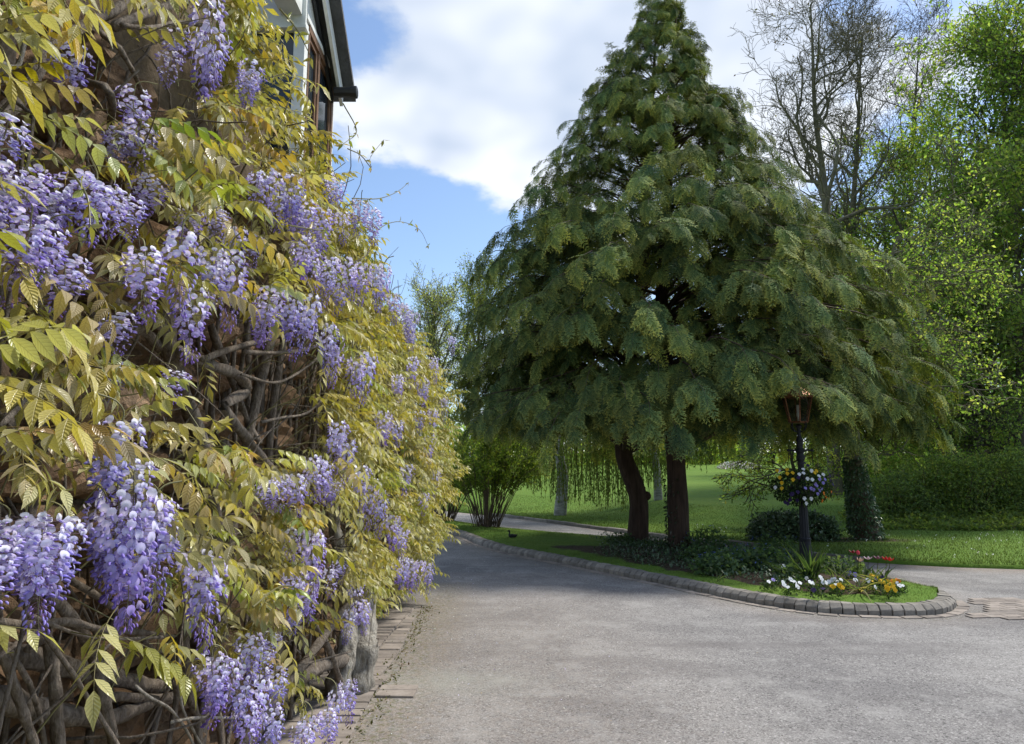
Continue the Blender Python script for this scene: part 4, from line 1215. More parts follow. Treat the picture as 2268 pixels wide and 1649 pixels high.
def truss(seed, length=0.27, width=0.052, openness=0.72, n=62):
    """raceme hanging down -Z from its top at the origin; returns blossoms and stalk"""
    gg = np.random.default_rng(seed)
    ax_n = 12
    t = np.linspace(0, 1, ax_n)
    bend = gg.normal(0, .02, 2)
    A = np.stack([bend[0] * t * t + .004 * np.sin(t * 9), bend[1] * t * t, -length * t * 1.06], -1)
    st = Acc()
    up_ = catmull(np.array([[0, 0, -.012], [0, 0, .02], [-.025, .01, .05], [-.07, .02, .06]]), 8)
    V, F = tubes(up_[None], np.linspace(.0024, .003, 8)[None], 5)
    st.add(V, F, (.28, .27, .14))
    fl = Acc()
    V, F = tubes(A[None], np.linspace(.0022, .0008, ax_n)[None], 5)
    fl.add(V, F, (.28, .27, .14))
    tt = 0.03 + 0.97 * (np.arange(n) + gg.random(n) * .6) / n
    az = np.arange(n) * 2.399 + gg.normal(0, .3, n)
    base = np.stack([np.interp(tt, t, A[:, q]) for q in range(3)], -1)
    env = width * np.clip(1.18 - 0.95 * tt ** 1.3, .12, 1) * np.minimum(1, .55 + tt * 5)
    out = np.stack([np.cos(az), np.sin(az), 0 * az], -1)
    rise = np.where(tt < openness, .10, -.35)[:, None]
    tipp = base + out * (env * gg.uniform(.72, 1.1, n))[:, None] + np.array([0, 0, 1]) * (env[:, None] * rise) - np.array([0, 0, .006])
    cv = np.stack([base, (base + tipp) / 2 + np.array([0, 0, .003]), tipp], 1)
    V, F = tubes(cv, np.full((n, 3), .0006), 3)
    fl.add(V, F, (.24, .16, .22))
    isopen = tt < openness + gg.normal(0, .07, n)
    light = np.array([.88, .88, .97]); midc = np.array([.60, .56, .88]); deep = np.array([.26, .16, .55])
    w1 = np.clip(tt / .55, 0, 1)[:, None]; w2 = np.clip((tt - .5) / .5, 0, 1)[:, None]
    col = (light * (1 - w1) + midc * w1) * (1 - w2) + deep * w2
    col = col * gg.uniform(.85, 1.15, (n, 1))
    o = isopen
    fwd = out + np.array([0, 0, .05]) + gg.normal(0, .22, (n, 3))
    up = np.array([0, 0, 1.0]) + gg.normal(0, .2, (n, 3))
    sz = gg.uniform(.019, .025, n) * np.where(tt < .1, .9, 1)
    stamp(fl, FLOWER, frames(fwd[o], up[o]), tipp[o], sz[o], col[o])
    b = ~o
    fb = out * .7 + np.array([0, 0, -.9]) + gg.normal(0, .2, (n, 3))
    stamp(fl, BUD, frames(fb[b], up[b] * 0 + out[b] + np.array([0, 0, .4])), tipp[b], (gg.uniform(.016, .022, n) * (1.15 - .5 * tt))[b], col[b])
    return fl, st
TR = []
for q, (ln, wd, op, nn) in enumerate(((.27, .060, .74, 84), (.30, .056, .62, 88), (.25, .064, .85, 80), (.26, .050, .52, 74), (.29, .062, .70, 92), (.24, .050, .40, 66))):
    fl, st_ = truss(70 + q, ln, wd, op, nn)
    TR.append((fl.mesh('raceme', M['petal']), st_.mesh('stalk', M['shoot']), ln))
for (rx, ry, rb, xp) in RAC:
    p = onwall(rx, ry, xp)
    ln = max(0.12, min(.34, (rb - ry) / FD * p[1] * 1.02))
    q = int(gw.integers(0, len(TR)))
    fl, st_, L0 = TR[q]
    sc = ln / (L0 * 1.08)
    wsc = 0.35 * sc + 0.65 * 1.0
    o = link('raceme', fl, wisteria)
    mb = Matrix.Translation(tuple(p)) @ Matrix.Rotation(gw.uniform(-.12, .12), 4, 'X') @ Matrix.Rotation(gw.uniform(-.12, .12), 4, 'Y') @ Matrix.Rotation(gw.uniform(0, 6.28), 4, 'Z') @ Matrix.Diagonal((wsc, wsc, sc, 1))
    o.matrix_basis = mb
    s2 = link('stalk', st_)
    s2.parent = o

# ------------------------------------------------------------------ cypresses on the island
gc = np.random.default_rng(11)
def spray_tmpl(seed):
    """flat fern-like cypress spray along +Y, length 1, drooping"""
    gg = np.random.default_rng(seed)
    V, F, C = [], [], []
    dr = gg.uniform(.15, .35)
    def pt(x, y): return (x, y, -dr * y * y - .12 * abs(x))
    def tri(a_, b_, c_, sa, sb):
        n = len(V); V.extend([a_, b_, c_]); C.extend([sa, sa, sb]); F.append((n, n + 1, n + 2))
    tri(pt(-.016, 0), pt(.016, 0), pt(0, .95), .7, 1.0)
    for j in range(7):
        y = .05 + .86 * j / 6
        l = (.42 * (1 - y) ** .7 + .10) * gg.uniform(.75, 1.2)
        for s in (-1, 1):
            a_ = gg.uniform(.65, 1.05)
            dx, dy = s * math.sin(a_) * l, math.cos(a_) * l
            w = .030
            b = y + gg.uniform(-.03, .03)
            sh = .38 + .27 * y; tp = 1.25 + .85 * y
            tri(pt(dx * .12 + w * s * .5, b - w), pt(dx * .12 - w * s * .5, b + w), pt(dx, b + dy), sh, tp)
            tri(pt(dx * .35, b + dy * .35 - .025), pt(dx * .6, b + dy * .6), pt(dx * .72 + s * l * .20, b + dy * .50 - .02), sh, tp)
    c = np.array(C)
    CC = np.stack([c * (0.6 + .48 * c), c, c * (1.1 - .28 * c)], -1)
    return np.array(V), [np.array(F)], np.zeros((len(V), 3)), CC
SPR = [spray_tmpl(q) for q in range(5)]
CDEP = 15.9
SIL = [(-20, 1462, 1486), (50, 1425, 1535), (130, 1350, 1560), (200, 1310, 1600), (300, 1240, 1675), (400, 1190, 1725), (470, 1120, 1790), (540, 1075, 1850), (600, 1040, 1900), (680, 1025, 1990), (760, 1015, 2030), (840, 1010, 2020), (900, 1012, 2000), (960, 1020, 1960), (1005, 1060, 1880)]
SZ = np.array([at(1480, y_, CDEP)[2] for y_, _, _ in SIL]); SL = np.array([at(a_, y_, CDEP)[0] for y_, a_, _ in SIL]); SR = np.array([at(b_, y_, CDEP)[0] for y_, _, b_ in SIL])
SZ, SL, SR = SZ[::-1], SL[::-1], SR[::-1]
tA = np.array(flat(1412, 1203, 0.14)); tB = np.array(flat(1506, 1217, 0.14))
CCX, CCY = 3.28, 15.9
def trunk_axis(which, z):
    top = SZ[-1]
    if which == 0:
        zz = [0, .55, 1.0, 1.35, 1.9, 2.6, 6, top]
        xx = [tA[0], tA[0] + .03, tA[0] + .05, tA[0] - .04, tA[0] - .24, tA[0] - .30, 3.02, at(1458, 0, 16.2)[0]]
        yy = [tA[1]] * 6 + [16.4, 16.2]
    else:
        zz = [0, 1, 2, 5, top]
        xx = [tB[0], tB[0] - .01, tB[0] - .02, tB[0], at(1502, 0, 15.6)[0]]
        yy = [tB[1], tB[1], tB[1], 15.4, 15.6]
    return np.stack([np.interp(z, zz, xx), np.interp(z, zz, yy), np.asarray(z, float)], -1)
cyp = []
for w_, (nm, lb) in enumerate((('cypress_tree', 'dark green cypress on the island with a kinked trunk bearing a burl'), ('cypress_tree', 'dark green cypress on the island with a straight trunk, nearer the lamp post'))):
    b_ = (tA, tB)[w_]
    cyp.append(thing(nm, (b_[0], b_[1], 0.14), lb, 'tree', 'cypresses on the island'))
    zt = np.r_[np.linspace(0.05, 2.6, 16), np.linspace(3.2, SZ[-1] - .3, 14)]
    r_ = np.interp(zt, [0, .3, 1.2, 2.6, 8, 12.5], [.27, .215, .195, .175, .10, .015])
    P = trunk_axis(w_, zt)
    V, F = tube1(P, r_, 16, 60, .07, w_ * 3)
    part('trunk', Acc().add(V, F), M['cyp_bark'], cyp[w_])
V, F = ball_vf(trunk_axis(0, 1.12) + np.array([.19, -.03, 0]), (.10, .09, .10), 10, 8)
part('burl', Acc().add(V, F), M['cyp_bark'], cyp[0])
sprL = [[], []]; sprF = [[], []]; sprU = [[], []]; sprS = [[], []]; sprC = [[], []]; brP = [[], []]; brR = [[], []]; shP = [[], []]
nb = 0
tries = 0
while nb < 500 and tries < 4000:
    tries += 1
    q = gc.random()
    zt = SZ[0] + 0.50 + (SZ[-1] - SZ[0] - .65) * (1 - math.sqrt(1 - q * 0.97)) ** .90
    if nb > 440: zt = gc.uniform(SZ[-1] - 4.2, SZ[-1] - .25)
    az = gc.uniform(0, 2 * math.pi)
    if 5 <= nb < 60:      # low skirt on the near side
        zt = SZ[0] + gc.uniform(.8, 1.25); az = gc.uniform(math.pi * 1.02, math.pi * 1.98)
    if math.sin(az) > 0.3 and gc.random() < 0.72:      # fewer on the far side
        continue
    xl = CCX - np.interp(zt, SZ, SL); xr = np.interp(zt, SZ, SR) - CCX
    cx = CCX
    rx = xr if math.cos(az) > 0 else xl
    ry = min(4.6, .5 * (xl + xr) * .92)
    r_ = 1 / math.sqrt((math.cos(az) / max(rx, .1)) ** 2 + (math.sin(az) / max(ry, .1)) ** 2)
    lump = 1 + 0.09 * wavy(az * 3.0, zt * 1.6, 1.0, 3.0)
    r_ *= lump * ((0.40 + 0.60 * gc.random()) if 5 <= nb < 60 else (0.62 + 0.40 * gc.random() ** .45))
    tgt = np.array([cx + r_ * math.cos(az), CCY + r_ * math.sin(az), zt])
    if nb < 5:      # boughs that hang over the lantern
        tgt = at(*((1778, 812, 11.1), (1728, 806, 11.3), (1815, 818, 11.2), (1755, 790, 11.0), (1860, 830, 11.6))[nb]); az = -.8; zt = tgt[2]; r_ = 4.6
    px_, py_, _ = topx(tgt)
    if ((px_ - 1560) / 150) ** 2 + ((py_ - 600) / 75) ** 2 < 1 and math.sin(az) < 0.3 and gc.random() < .8:
        continue
    if ((px_ - 1300) / 60) ** 2 + ((py_ - 640) / 60) ** 2 < 1 and gc.random() < .5:
        continue
    w_ = 0 if (math.cos(az) < -0.1 or (math.sin(az) > 0.2)) else 1
    if gc.random() < .15: w_ = 1 - w_
    rise = 0.16 * r_ + gc.uniform(-.2, .25)
    zs_ = np.clip(zt - rise, 2.0, SZ[-1] - .8)
    st_ = trunk_axis(w_, zs_)
    n = 9
    t = np.linspace(0, 1, n)[:, None]
    P = st_ * (1 - t) + tgt * t + np.array([0, 0, 1]) * (np.sin(np.pi * t) * .14 * r_) + np.array([0, 0, -1]) * t ** 3 * .05 * r_
    P[1:-1] += gc.normal(0, .05, (n - 2, 3)) * min(1, r_ / 2)
    brP[w_].append(P); brR[w_].append(np.linspace(.010 + .007 * r_, .004, n))
    T = nrm(np.gradient(P, axis=0))
    ns = int(np.clip(3 + r_ * 1.15, 3, 9))
    nsp = int(6 + 4 * r_)
    ft = (.25 + .74 * gc.random(nsp)) * (n - 1.001); k0 = ft.astype(int); ff = (ft - k0)[:, None]
    pos = P[k0] * (1 - ff) + P[k0 + 1] * ff
    sdv = nrm(np.cross(T[k0], np.array([0, 0, 1.0]))) * np.where(gc.random((nsp, 1)) < .5, 1, -1)
    sprL[w_].append(pos); sprF[w_].append(T[k0] * gc.uniform(.3, .9, (nsp, 1)) + sdv * gc.uniform(.3, 1, (nsp, 1)) + np.array([0, 0, 1.0]) * gc.uniform(-.3, .25, (nsp, 1)))
    sprU[w_].append(np.array([0, 0, 1.0]) + gc.normal(0, .3, (nsp, 3))); sprS[w_].append(gc.uniform(.22, .36, nsp) * (0.8 if zt > 8 else 1)); sprC[w_].append(np.tile([.15, .225, .09], (nsp, 1)) * gc.uniform(.75, 1.2, (nsp, 1)))
    # plumes: side shoots on the outer part of the bough, each hung with sprays
    for j in range(ns + 1):
        tt = 1.0 if j == ns else 0.36 + .62 * (j + gc.random() * .6) / ns
        i0 = min(int(tt * (n - 1)), n - 2); f = tt * (n - 1) - i0
        p = P[i0] * (1 - f) + P[i0 + 1] * f
        tg = T[min(i0 + 1, n - 1)]
        sd = unit(np.cross(tg, [0, 0, 1.0]))
        sgn = 1 if (j % 2) else -1
        sl = gc.uniform(.5, .95) * np.clip(.35 + r_ * .2, .35, 1.0) * (1.15 - .4 * tt)
        d = unit(tg * gc.uniform(.5, .9) + sd * sgn * (0 if j == ns else gc.uniform(.5, 1.0)) + np.array([0, 0, gc.uniform(-.05, .25)]))
        m_ = 5
        pts = [p]
        for q_ in range(m_):
            d = unit(d + np.array([0, 0, -.26]) + gc.normal(0, .06, 3))
            pts.append(pts[-1] + d * sl / m_)
        pts = np.array(pts)
        shP[w_].append(pts[::2] if len(pts) % 2 else pts[[0, 2, 5]])
        nsp = int(7.4 + 7.2 * sl)
        ft = gc.random(nsp) ** .8 * (m_ - .01)
        k0 = ft.astype(int); ff = (ft - k0)[:, None]
        pos = pts[k0] * (1 - ff) + pts[k0 + 1] * ff
        dd = nrm(pts[k0 + 1] - pts[k0])
        s2 = nrm(np.cross(dd, np.array([0, 0, 1.0])))
        sg = np.where(np.arange(nsp) % 2 == 0, 1.0, -1.0)[:, None]
        fw = dd * gc.uniform(.35, .9, (nsp, 1)) + s2 * sg * gc.uniform(.25, 1.0, (nsp, 1)) + np.array([0, 0, -1.0]) * gc.uniform(.0, .95, (nsp, 1))
        outv = nrm(pos - np.array([CCX, CCY, 0]) * [1, 1, 0] - np.array([0, 0, 1]) * pos[:, 2:3])
        up = np.array([0, 0, .75]) + outv * .65 + gc.normal(0, .25, (nsp, 3))
        tone = gc.uniform(.62, 1.4)
        yel = np.clip(gc.normal(.45, .28), 0, 1)
        sprL[w_].append(pos); sprF[w_].append(fw); sprU[w_].append(up); sprS[w_].append(gc.uniform(.21, .39, nsp) * (0.8 if zt > 8 else 1))
        base = np.array([.110, .190, .095]) * (1 - yel) + np.array([.235, .300, .090]) * yel
        sprC[w_].append(base[None] * tone * gc.uniform(.85, 1.15, (nsp, 1)))
    nb += 1
# leaders at the top: thin upright shoots with small sprays
for w_, pxs in ((0, ((1462, -30, 1.6), (1405, 100, .7), (1352, 95, .8), (1310, 190, .6))), (1, ((1498, -40, 1.8), (1545, 130, .6), (1432, 30, .9), (1528, 50, .7)))):
    for (lx, ly, hh) in pxs:
        tip = at(lx, ly, CDEP)
        bot = tip - np.array([gc.uniform(-.15, .15), 0, hh])
        P = catmull(np.array([bot, (bot + tip) / 2 + [.04, 0, 0], tip]), 9)
        brP[w_].append(P); brR[w_].append(np.linspace(.011, .003, 9))
        nsp = int(44 * hh)
        tt = gc.random(nsp)
        pos = bot * (1 - tt[:, None]) + tip * tt[:, None]
        a_ = gc.uniform(0, 6.28, nsp)
        fw = np.stack([np.cos(a_), np.sin(a_), gc.uniform(-.3, .9, nsp)], -1)
        sprL[w_].append(pos); sprF[w_].append(fw); sprU[w_].append(np.tile([0, 0, 1.0], (nsp, 1)) + gc.normal(0, .3, (nsp, 3))); sprS[w_].append(gc.uniform(.2, .40, nsp) * (1.15 - .75 * tt)); sprC[w_].append(np.tile([.11, .165, .08], (nsp, 1)) * gc.uniform(.8, 1.2, (nsp, 1)))
for w_ in (0, 1):
    L_ = np.concatenate(sprL[w_]); F_ = np.concatenate(sprF[w_]); U_ = np.concatenate(sprU[w_]); S_ = np.concatenate(sprS[w_]); C_ = np.concatenate(sprC[w_])
    ok_ = np.ones(len(L_), bool)            # the boughs part round the lantern
    for fr in (.25, .6, .95):
        spx, spy, sdp = topx(L_ + nrm(F_) * (S_ * fr)[:, None])
        ok_ &= ~((np.abs(spx - 1771) < 50) & (spy > 874) & (spy < 1100) & (L_[:, 1] < flat(1786, 1252, .12)[1] + .35))
    L_, F_, U_, S_, C_ = L_[ok_], F_[ok_], U_[ok_], S_[ok_], C_[ok_]
    back = L_[:, 1] > CCY + 0.6          # the far side carries fewer, larger sprays
    ok_ = ~back | (gc.random(len(L_)) < .5)
    S_ = np.where(back, S_ * 1.25, S_)
    L_, F_, U_, S_, C_ = L_[ok_], F_[ok_], U_[ok_], S_[ok_], C_[ok_]
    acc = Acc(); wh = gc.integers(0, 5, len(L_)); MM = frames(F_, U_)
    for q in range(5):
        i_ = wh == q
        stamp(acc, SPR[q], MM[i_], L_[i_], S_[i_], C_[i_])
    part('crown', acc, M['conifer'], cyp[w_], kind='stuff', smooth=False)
    V, F = tubes(np.array(brP[w_]), np.array(brR[w_]), 4)
    V2, F2 = tubes(np.array(shP[w_]), np.tile([.006, .004, .002], (len(shP[w_]), 1)), 3)
    part('branches', Acc().add(V, F).add(V2, F2), M['cane'], cyp[w_], kind='stuff')
N_SPRAY = sum(len(x) for q in sprL for x in q)
# ivy creeping up the straight trunk
acc = Acc()
k = 420
a_ = gc.uniform(2.2, 4.6, k); z = gc.random(k) ** 1.5 * 1.5
P = trunk_axis(1, z); out = np.stack([np.cos(a_), np.sin(a_), 0 * a_], -1)
keepi = gc.random(k) < (0.25 + 0.75 * (np.abs(a_ - 3.0) < .5))
scatter(acc, LEAF_M, (P + out * .225)[keepi], gc.uniform(.05, .085, k)[keepi], [[.02, .038, .016], [.03, .05, .02]], .1, gc, .6, out[keepi], 1.2)
part('ivy', acc, M['dark_leaf'], cyp[1], kind='stuff')

# ------------------------------------------------------------------ street lamp
LB = flat(1786, 1252, 0.12)
lamp = thing('lamp_post', LB, 'black fluted cast-iron lamp post with copper-framed lantern', 'lamp post')
LD = LB[1]
def lz(py): return at(1775, py, LD)[2] - LB[2]
zl0 = lz(936)
h = zl0
prof = [(0, .0), (.115, .0), (.115, .06), (.105, .085), (.10, .11), (.095, .22), (.088, .38), (.092, .40), (.094, .42), (.078, .445), (.074, .50), (.062, h * .50), (.052, h * .60), (.055, h * .62), (.052, h * .64), (.050, h * .72), (.066, h * .735), (.070, h * .75), (.060, h * .765), (.055, h * .78), (.072, h * .79), (.072, h * .80), (.05, h * .815), (.046, h * .86), (.056, h * .87), (.046, h * .885), (.032, h * .90), (.030, h * .95), (.045, h * .965), (.05, h * .975), (.02, h * .985), (0, h * .985)]
V, F = lathe_vf(prof, 24, (.44, h * .71, .10))
part('post', Acc().add(V + LB, F), M['iron'], lamp, smooth=False)
acc = Acc()
zb = h * .80
V, F = tube1([LB + [-.20, 0, zb], LB + [.20, 0, zb]], .014, 8, 3); acc.add(V, F)
for sx in (-.20, .20):
    V, F = ball_vf(LB + [sx, 0, zb], .024); acc.add(V, F)
part('ladder_bar', acc, M['iron'], lamp)
acc = Acc()
for q in range(4):
    a_ = q * math.pi / 2 + .5
    c_, s_ = math.cos(a_), math.sin(a_)
    V, F = tube1([LB + [.03 * c_, .03 * s_, h * .93], LB + [.10 * c_, .10 * s_, h * .94], LB + [.15 * c_, .15 * s_, h * .965], LB + [.15 * c_, .15 * s_, h * .998]], .009, 6, 12); acc.add(V, F)
part('cradle', acc, M['iron'], lamp)
# lantern: six tapered panes
lh = .42
ra, rb = .155, .245
top_z0, bot_z0 = h + lh, h
lant = []
acc = Acc()
ang = [q * math.pi / 3 + .30 for q in range(6)]
B_ = [LB + [ra * math.cos(a_), ra * math.sin(a_), bot_z0] for a_ in ang]
T_ = [LB + [rb * math.cos(a_), rb * math.sin(a_), top_z0] for a_ in ang]
for q in range(6):
    for pp, qq, r_ in ((B_[q], T_[q], .011), (B_[q], B_[(q + 1) % 6], .011), (T_[q], T_[(q + 1) % 6], .013)):
        V, F = tube1([pp, qq], r_, 5, 2); acc.add(V, F)
V, F = lathe_vf([(0, bot_z0 - .012), (ra * .97, bot_z0 - .012), (ra * .97, bot_z0), (0, bot_z0)], 6); 
c_, s_ = math.cos(.30), math.sin(.30)
V = V @ np.array([[c_, s_, 0], [-s_, c_, 0], [0, 0, 1]]); acc.add(V + LB, F)
lantern = part('lantern', acc, M['copper'], lamp, smooth=False, label='copper lantern frame with clear panes')
for q in range(6):
    cen = (B_[q] + B_[(q + 1) % 6] + T_[q] + T_[(q + 1) % 6]) / 4
    Vp = np.array([B_[q], B_[(q + 1) % 6], T_[(q + 1) % 6], T_[q]]) * .97 + cen * .03
    part('pane', Acc().add(Vp, np.array([[0, 1, 2, 3]])), M['lampglass'], lantern, smooth=False)
V, F = lathe_vf([(rb + .02, top_z0), (rb + .02, top_z0 + .02), (.14, top_z0 + .15), (.09, top_z0 + .17), (.09, top_z0 + .22), (.05, top_z0 + .25), (.015, top_z0 + .27), (.015, top_z0 + .31), (0, top_z0 + .33)], 12)
part('roof', Acc().add(V + LB, F), M['copper'], lantern, smooth=False)
acc = Acc()
V, F = lathe_vf([(0, h + .02), (.018, h + .02), (.018, h + .09), (.03, h + .11), (.03, h + .16), (0, h + .165)], 10); acc.add(V + LB, F)
for q in range(3):
    a_ = q * 2.1
    V, F = tube1([LB + [.016 * math.cos(a_), .016 * math.sin(a_), h + .16], LB + [.016 * math.cos(a_), .016 * math.sin(a_), h + .29]], .008, 6, 3); acc.add(V, F)
part('bulb', acc, M['bulb'], lantern)

# ------------------------------------------------------------------ pansies
PAN = {'yellow': ([.80, .50, .02], [.04, .015, .01]), 'white': ([.82, .84, .88], [.6, .6, .45]), 'lilac': ([.33, .27, .68], [.08, .05, .2]), 'purple': ([.035, .02, .09], [.02, .01, .04]), 'orange': ([.82, .24, .02], [.35, .08, .01]), 'red': ([.30, .02, .03], [.05, .01, .01])}
def pansy_mesh(col):
    c1, c2 = PAN[col]
    acc = Acc()
    for (a_, r_, z_) in ((1.15, .58, -.06), (2.0, .58, -.05), (.1, .50, 0), (3.04, .50, 0), (-1.57, .56, .03)):
        n = 7
        V = [(0, 0, z_)]; C = [c2]
        cx_, cz_ = .42 * math.cos(a_), .42 * math.sin(a_)
        for i in range(n):
            b_ = a_ + math.pi + 2 * math.pi * i / n
            V.append((cx_ + r_ * .82 * math.cos(b_), z_ + .10 * math.sin(3 * b_ + a_), cz_ + r_ * .82 * math.sin(b_))); C.append(c1)
        V[0] = (0, z_ + .02, 0)
        V.append((cx_, z_ + .02, cz_)); C.append([.75 * x + .25 * y_ for x, y_ in zip(c1, c2)])
        V = np.array(V); V = V[:, [0, 1, 2]]
        F = [[n + 1, 1 + i, 1 + (i + 1) % n] for i in range(n)]
        F.append([0, 1, 2]); F.append([0, 1, n])
        acc.add(V, np.array(F), np.array(C))
    return acc.mesh('blossom', M['petal2'])
PM = {c: pansy_mesh(c) for c in PAN}
def put_blossom(p, col, parent, g, size, face=None):
    o = link('blossom', PM[col], parent)
    d = unit(np.array(face if face is not None else [0, -1, .45]) + g.normal(0, .35, 3))   # blossom looks along -Y of its mesh
    x = unit(np.cross(d, [0, 0, 1.0])); z_ = np.cross(x, d)
    R3 = np.stack([x, -np.array(d) * -1, z_], -1) * size
    o.matrix_basis = Matrix([[R3[i, 0], R3[i, 1], R3[i, 2], p[i]] for i in range(3)] + [[0, 0, 0, 1]])
    return o
# hanging basket round the post
gb = np.random.default_rng(3)
bc = np.array([LB[0] - .02, LB[1], at(1778, 1076, LD)[2]])
basket = thing('hanging_basket', (LB[0], LB[1], bc[2] - .3), 'hanging basket of yellow, white, purple and orange pansies on the lamp post', 'hanging basket')
V, F = lathe_vf([(.065, -.22), (.14, -.20), (.20, -.12), (.23, -.02), (.24, .0), (.22, .0), (.18, -.10), (.066, -.14)], 20)
part('bowl', Acc().add(V + [LB[0], LB[1], bc[2]], F), M['black'], basket)
acc = Acc()
for q in range(4):
    a_ = q * math.pi / 2 + .3
    e = np.array([LB[0] + .29 * math.cos(a_), LB[1] + .29 * math.sin(a_), bc[2]])
    s_ = np.array([LB[0] + (.19 if math.cos(a_) > 0 else -.19), LB[1], LB[2] + zb - .02])
    for j in range(22):
        c_ = s_ + (e - s_) * (j + .5) / 22
        d_ = unit(e - s_); n_ = unit(np.cross(d_, [0.3, 1, 0.2])) if j % 2 else unit(np.cross(d_, [1, 0, .3]))
        lk_ = [c_ + d_ * .013 * math.cos(t_) + n_ * .007 * math.sin(t_) for t_ in np.linspace(0, 2 * math.pi, 7)]
        V, F = tubes(np.array([lk_]), np.full((1, 7), .0025), 4); acc.add(V, F)
part('chains', acc, M['iron'], basket, kind='stuff')
acc = Acc()
k = 2600
d_ = rand_unit(k, gb); d_[:, 2] = d_[:, 2] * .9 - .08
P = bc + d_ * np.array([.50, .44, .34]) * (gb.random((k, 1)) ** .4 * .55 + .42)
scatter(acc, LEAF_M, P, gb.uniform(.035, .065, k), [[.03, .06, .02], [.05, .09, .025], [.02, .04, .018], [.10, .14, .07]], .3, gb, .3, d_, .7)
part('foliage', acc, M['leaf'], basket, kind='stuff')
BF = {'yellow': [(225, 688), (305, 680), (308, 712), (352, 706), (245, 745), (355, 763), (262, 790), (262, 835), (550, 690), (535, 705)],
      'white': [(440, 675), (442, 708), (508, 690), (475, 755), (515, 762), (407, 718), (570, 732), (240, 690), (450, 918), (505, 920), (465, 958), (605, 720), (208, 828)],
      'lilac': [(575, 760), (540, 800), (458, 832), (505, 835), (590, 835), (605, 790), (575, 852), (552, 812), (525, 845), (560, 880), (620, 760)],
      'purple': [(450, 625), (478, 645), (660, 730), (685, 800), (395, 865), (340, 885), (330, 930), (390, 935), (310, 960), (290, 950), (352, 880), (665, 775), (400, 745)],
      'orange': [(610, 878), (650, 912), (672, 858), (625, 908), (598, 938)]}
for col, pts in BF.items():
    for (cx_, cy_) in pts:
        dx_, dy_ = (3000 + cx_ / 2.062) / 1.806, (1550 + cy_ / 2.062) / 1.806
        r2 = ((dx_ - 1778) / 68) ** 2 + ((dy_ - 1076) / 52) ** 2
        p = at(dx_, dy_, LD - .46 * math.sqrt(max(0.05, 1 - r2)))
        put_blossom(p, col, basket, gb, .038 if col != 'lilac' else .034, unit(p - bc) + np.array([0, -.7, .2]))
# bedding pansies in the island's bed
gp = np.random.default_rng(4)
BED = {'white': [(335, 330), (345, 355), (380, 370), (412, 300), (430, 325), (455, 325), (480, 365), (570, 290), (505, 335), (610, 335), (640, 340), (712, 280), (725, 300), (735, 325), (765, 335), (795, 330), (830, 305), (850, 300), (880, 310), (920, 310), (865, 340), (1065, 310), (1190, 315), (1490, 345), (1510, 360), (1540, 360), (1265, 370), (190, 320)],
       'yellow': [(825, 372), (842, 376), (900, 360), (920, 375), (937, 382), (905, 340), (1225, 260), (1250, 265), (1270, 275), (1225, 305), (1315, 315), (1332, 320), (1360, 335), (1385, 310), (1400, 327), (1420, 342), (1440, 357), (1455, 322), (1410, 380), (1385, 402), (1375, 380), (1455, 395), (1465, 408), (1430, 362), (1395, 357), (1345, 340)],
       'orange': [(1440, 318), (1482, 303), (1497, 312)], 'purple': [(620, 320), (1275, 300), (1335, 285), (735, 395), (640, 405)], 'lilac': [(235, 300), (1060, 250), (1000, 240)]}
names = {'white': 'white pansy plant in the island flower bed', 'yellow': 'yellow pansy plant in the island flower bed', 'orange': 'orange pansy plant beside the yellow pansies', 'purple': 'dark purple pansy plant in the island flower bed', 'lilac': 'pale lilac pansy plant in the island flower bed'}
pansy_fol = []
for q in range(4):
    acc = Acc(); k = 90
    d_ = rand_unit(k, gp); d_[:, 2] = np.abs(d_[:, 2])
    scatter(acc, LEAF_M, d_ * [.12, .12, .09] * gp.uniform(.4, 1, (k, 1)) + [0, 0, .02], gp.uniform(.03, .055, k), [[.035, .07, .02], [.05, .09, .025], [.025, .05, .018]], .4, gp, .1, d_, .6)
    pansy_fol.append(acc.mesh('foliage', M['leaf']))
for col, pts in BED.items():
    W3 = [flat((3000 + a_ / 2.52) / 1.806, (2200 + b_ / 2.52) / 1.806, .245) for a_, b_ in pts]
    used = [False] * len(W3)
    for i in range(len(W3)):
        if used[i]: continue
        mem = [j for j in range(len(W3)) if not used[j] and np.hypot(*(W3[j][:2] - W3[i][:2])) < .26][:5]
        for j in mem: used[j] = True
        cen = np.mean([W3[j] for j in mem], 0)
        pl = thing('pansy_plant', (cen[0], cen[1] + .03, .15), names[col], 'flower', '%s pansies in the bed' % col)
        o = link('foliage', pansy_fol[gp.integers(0, 4)], pl); o.matrix_basis = Matrix.Translation((cen[0], cen[1] + .03, .14)) @ Matrix.Rotation(gp.uniform(0, 6), 4, 'Z')
        for j in mem:
            put_blossom(W3[j] + [0, 0, gp.uniform(-.01, .01)], col, pl, gp, gp.uniform(.030, .042), [0, -1, .7])
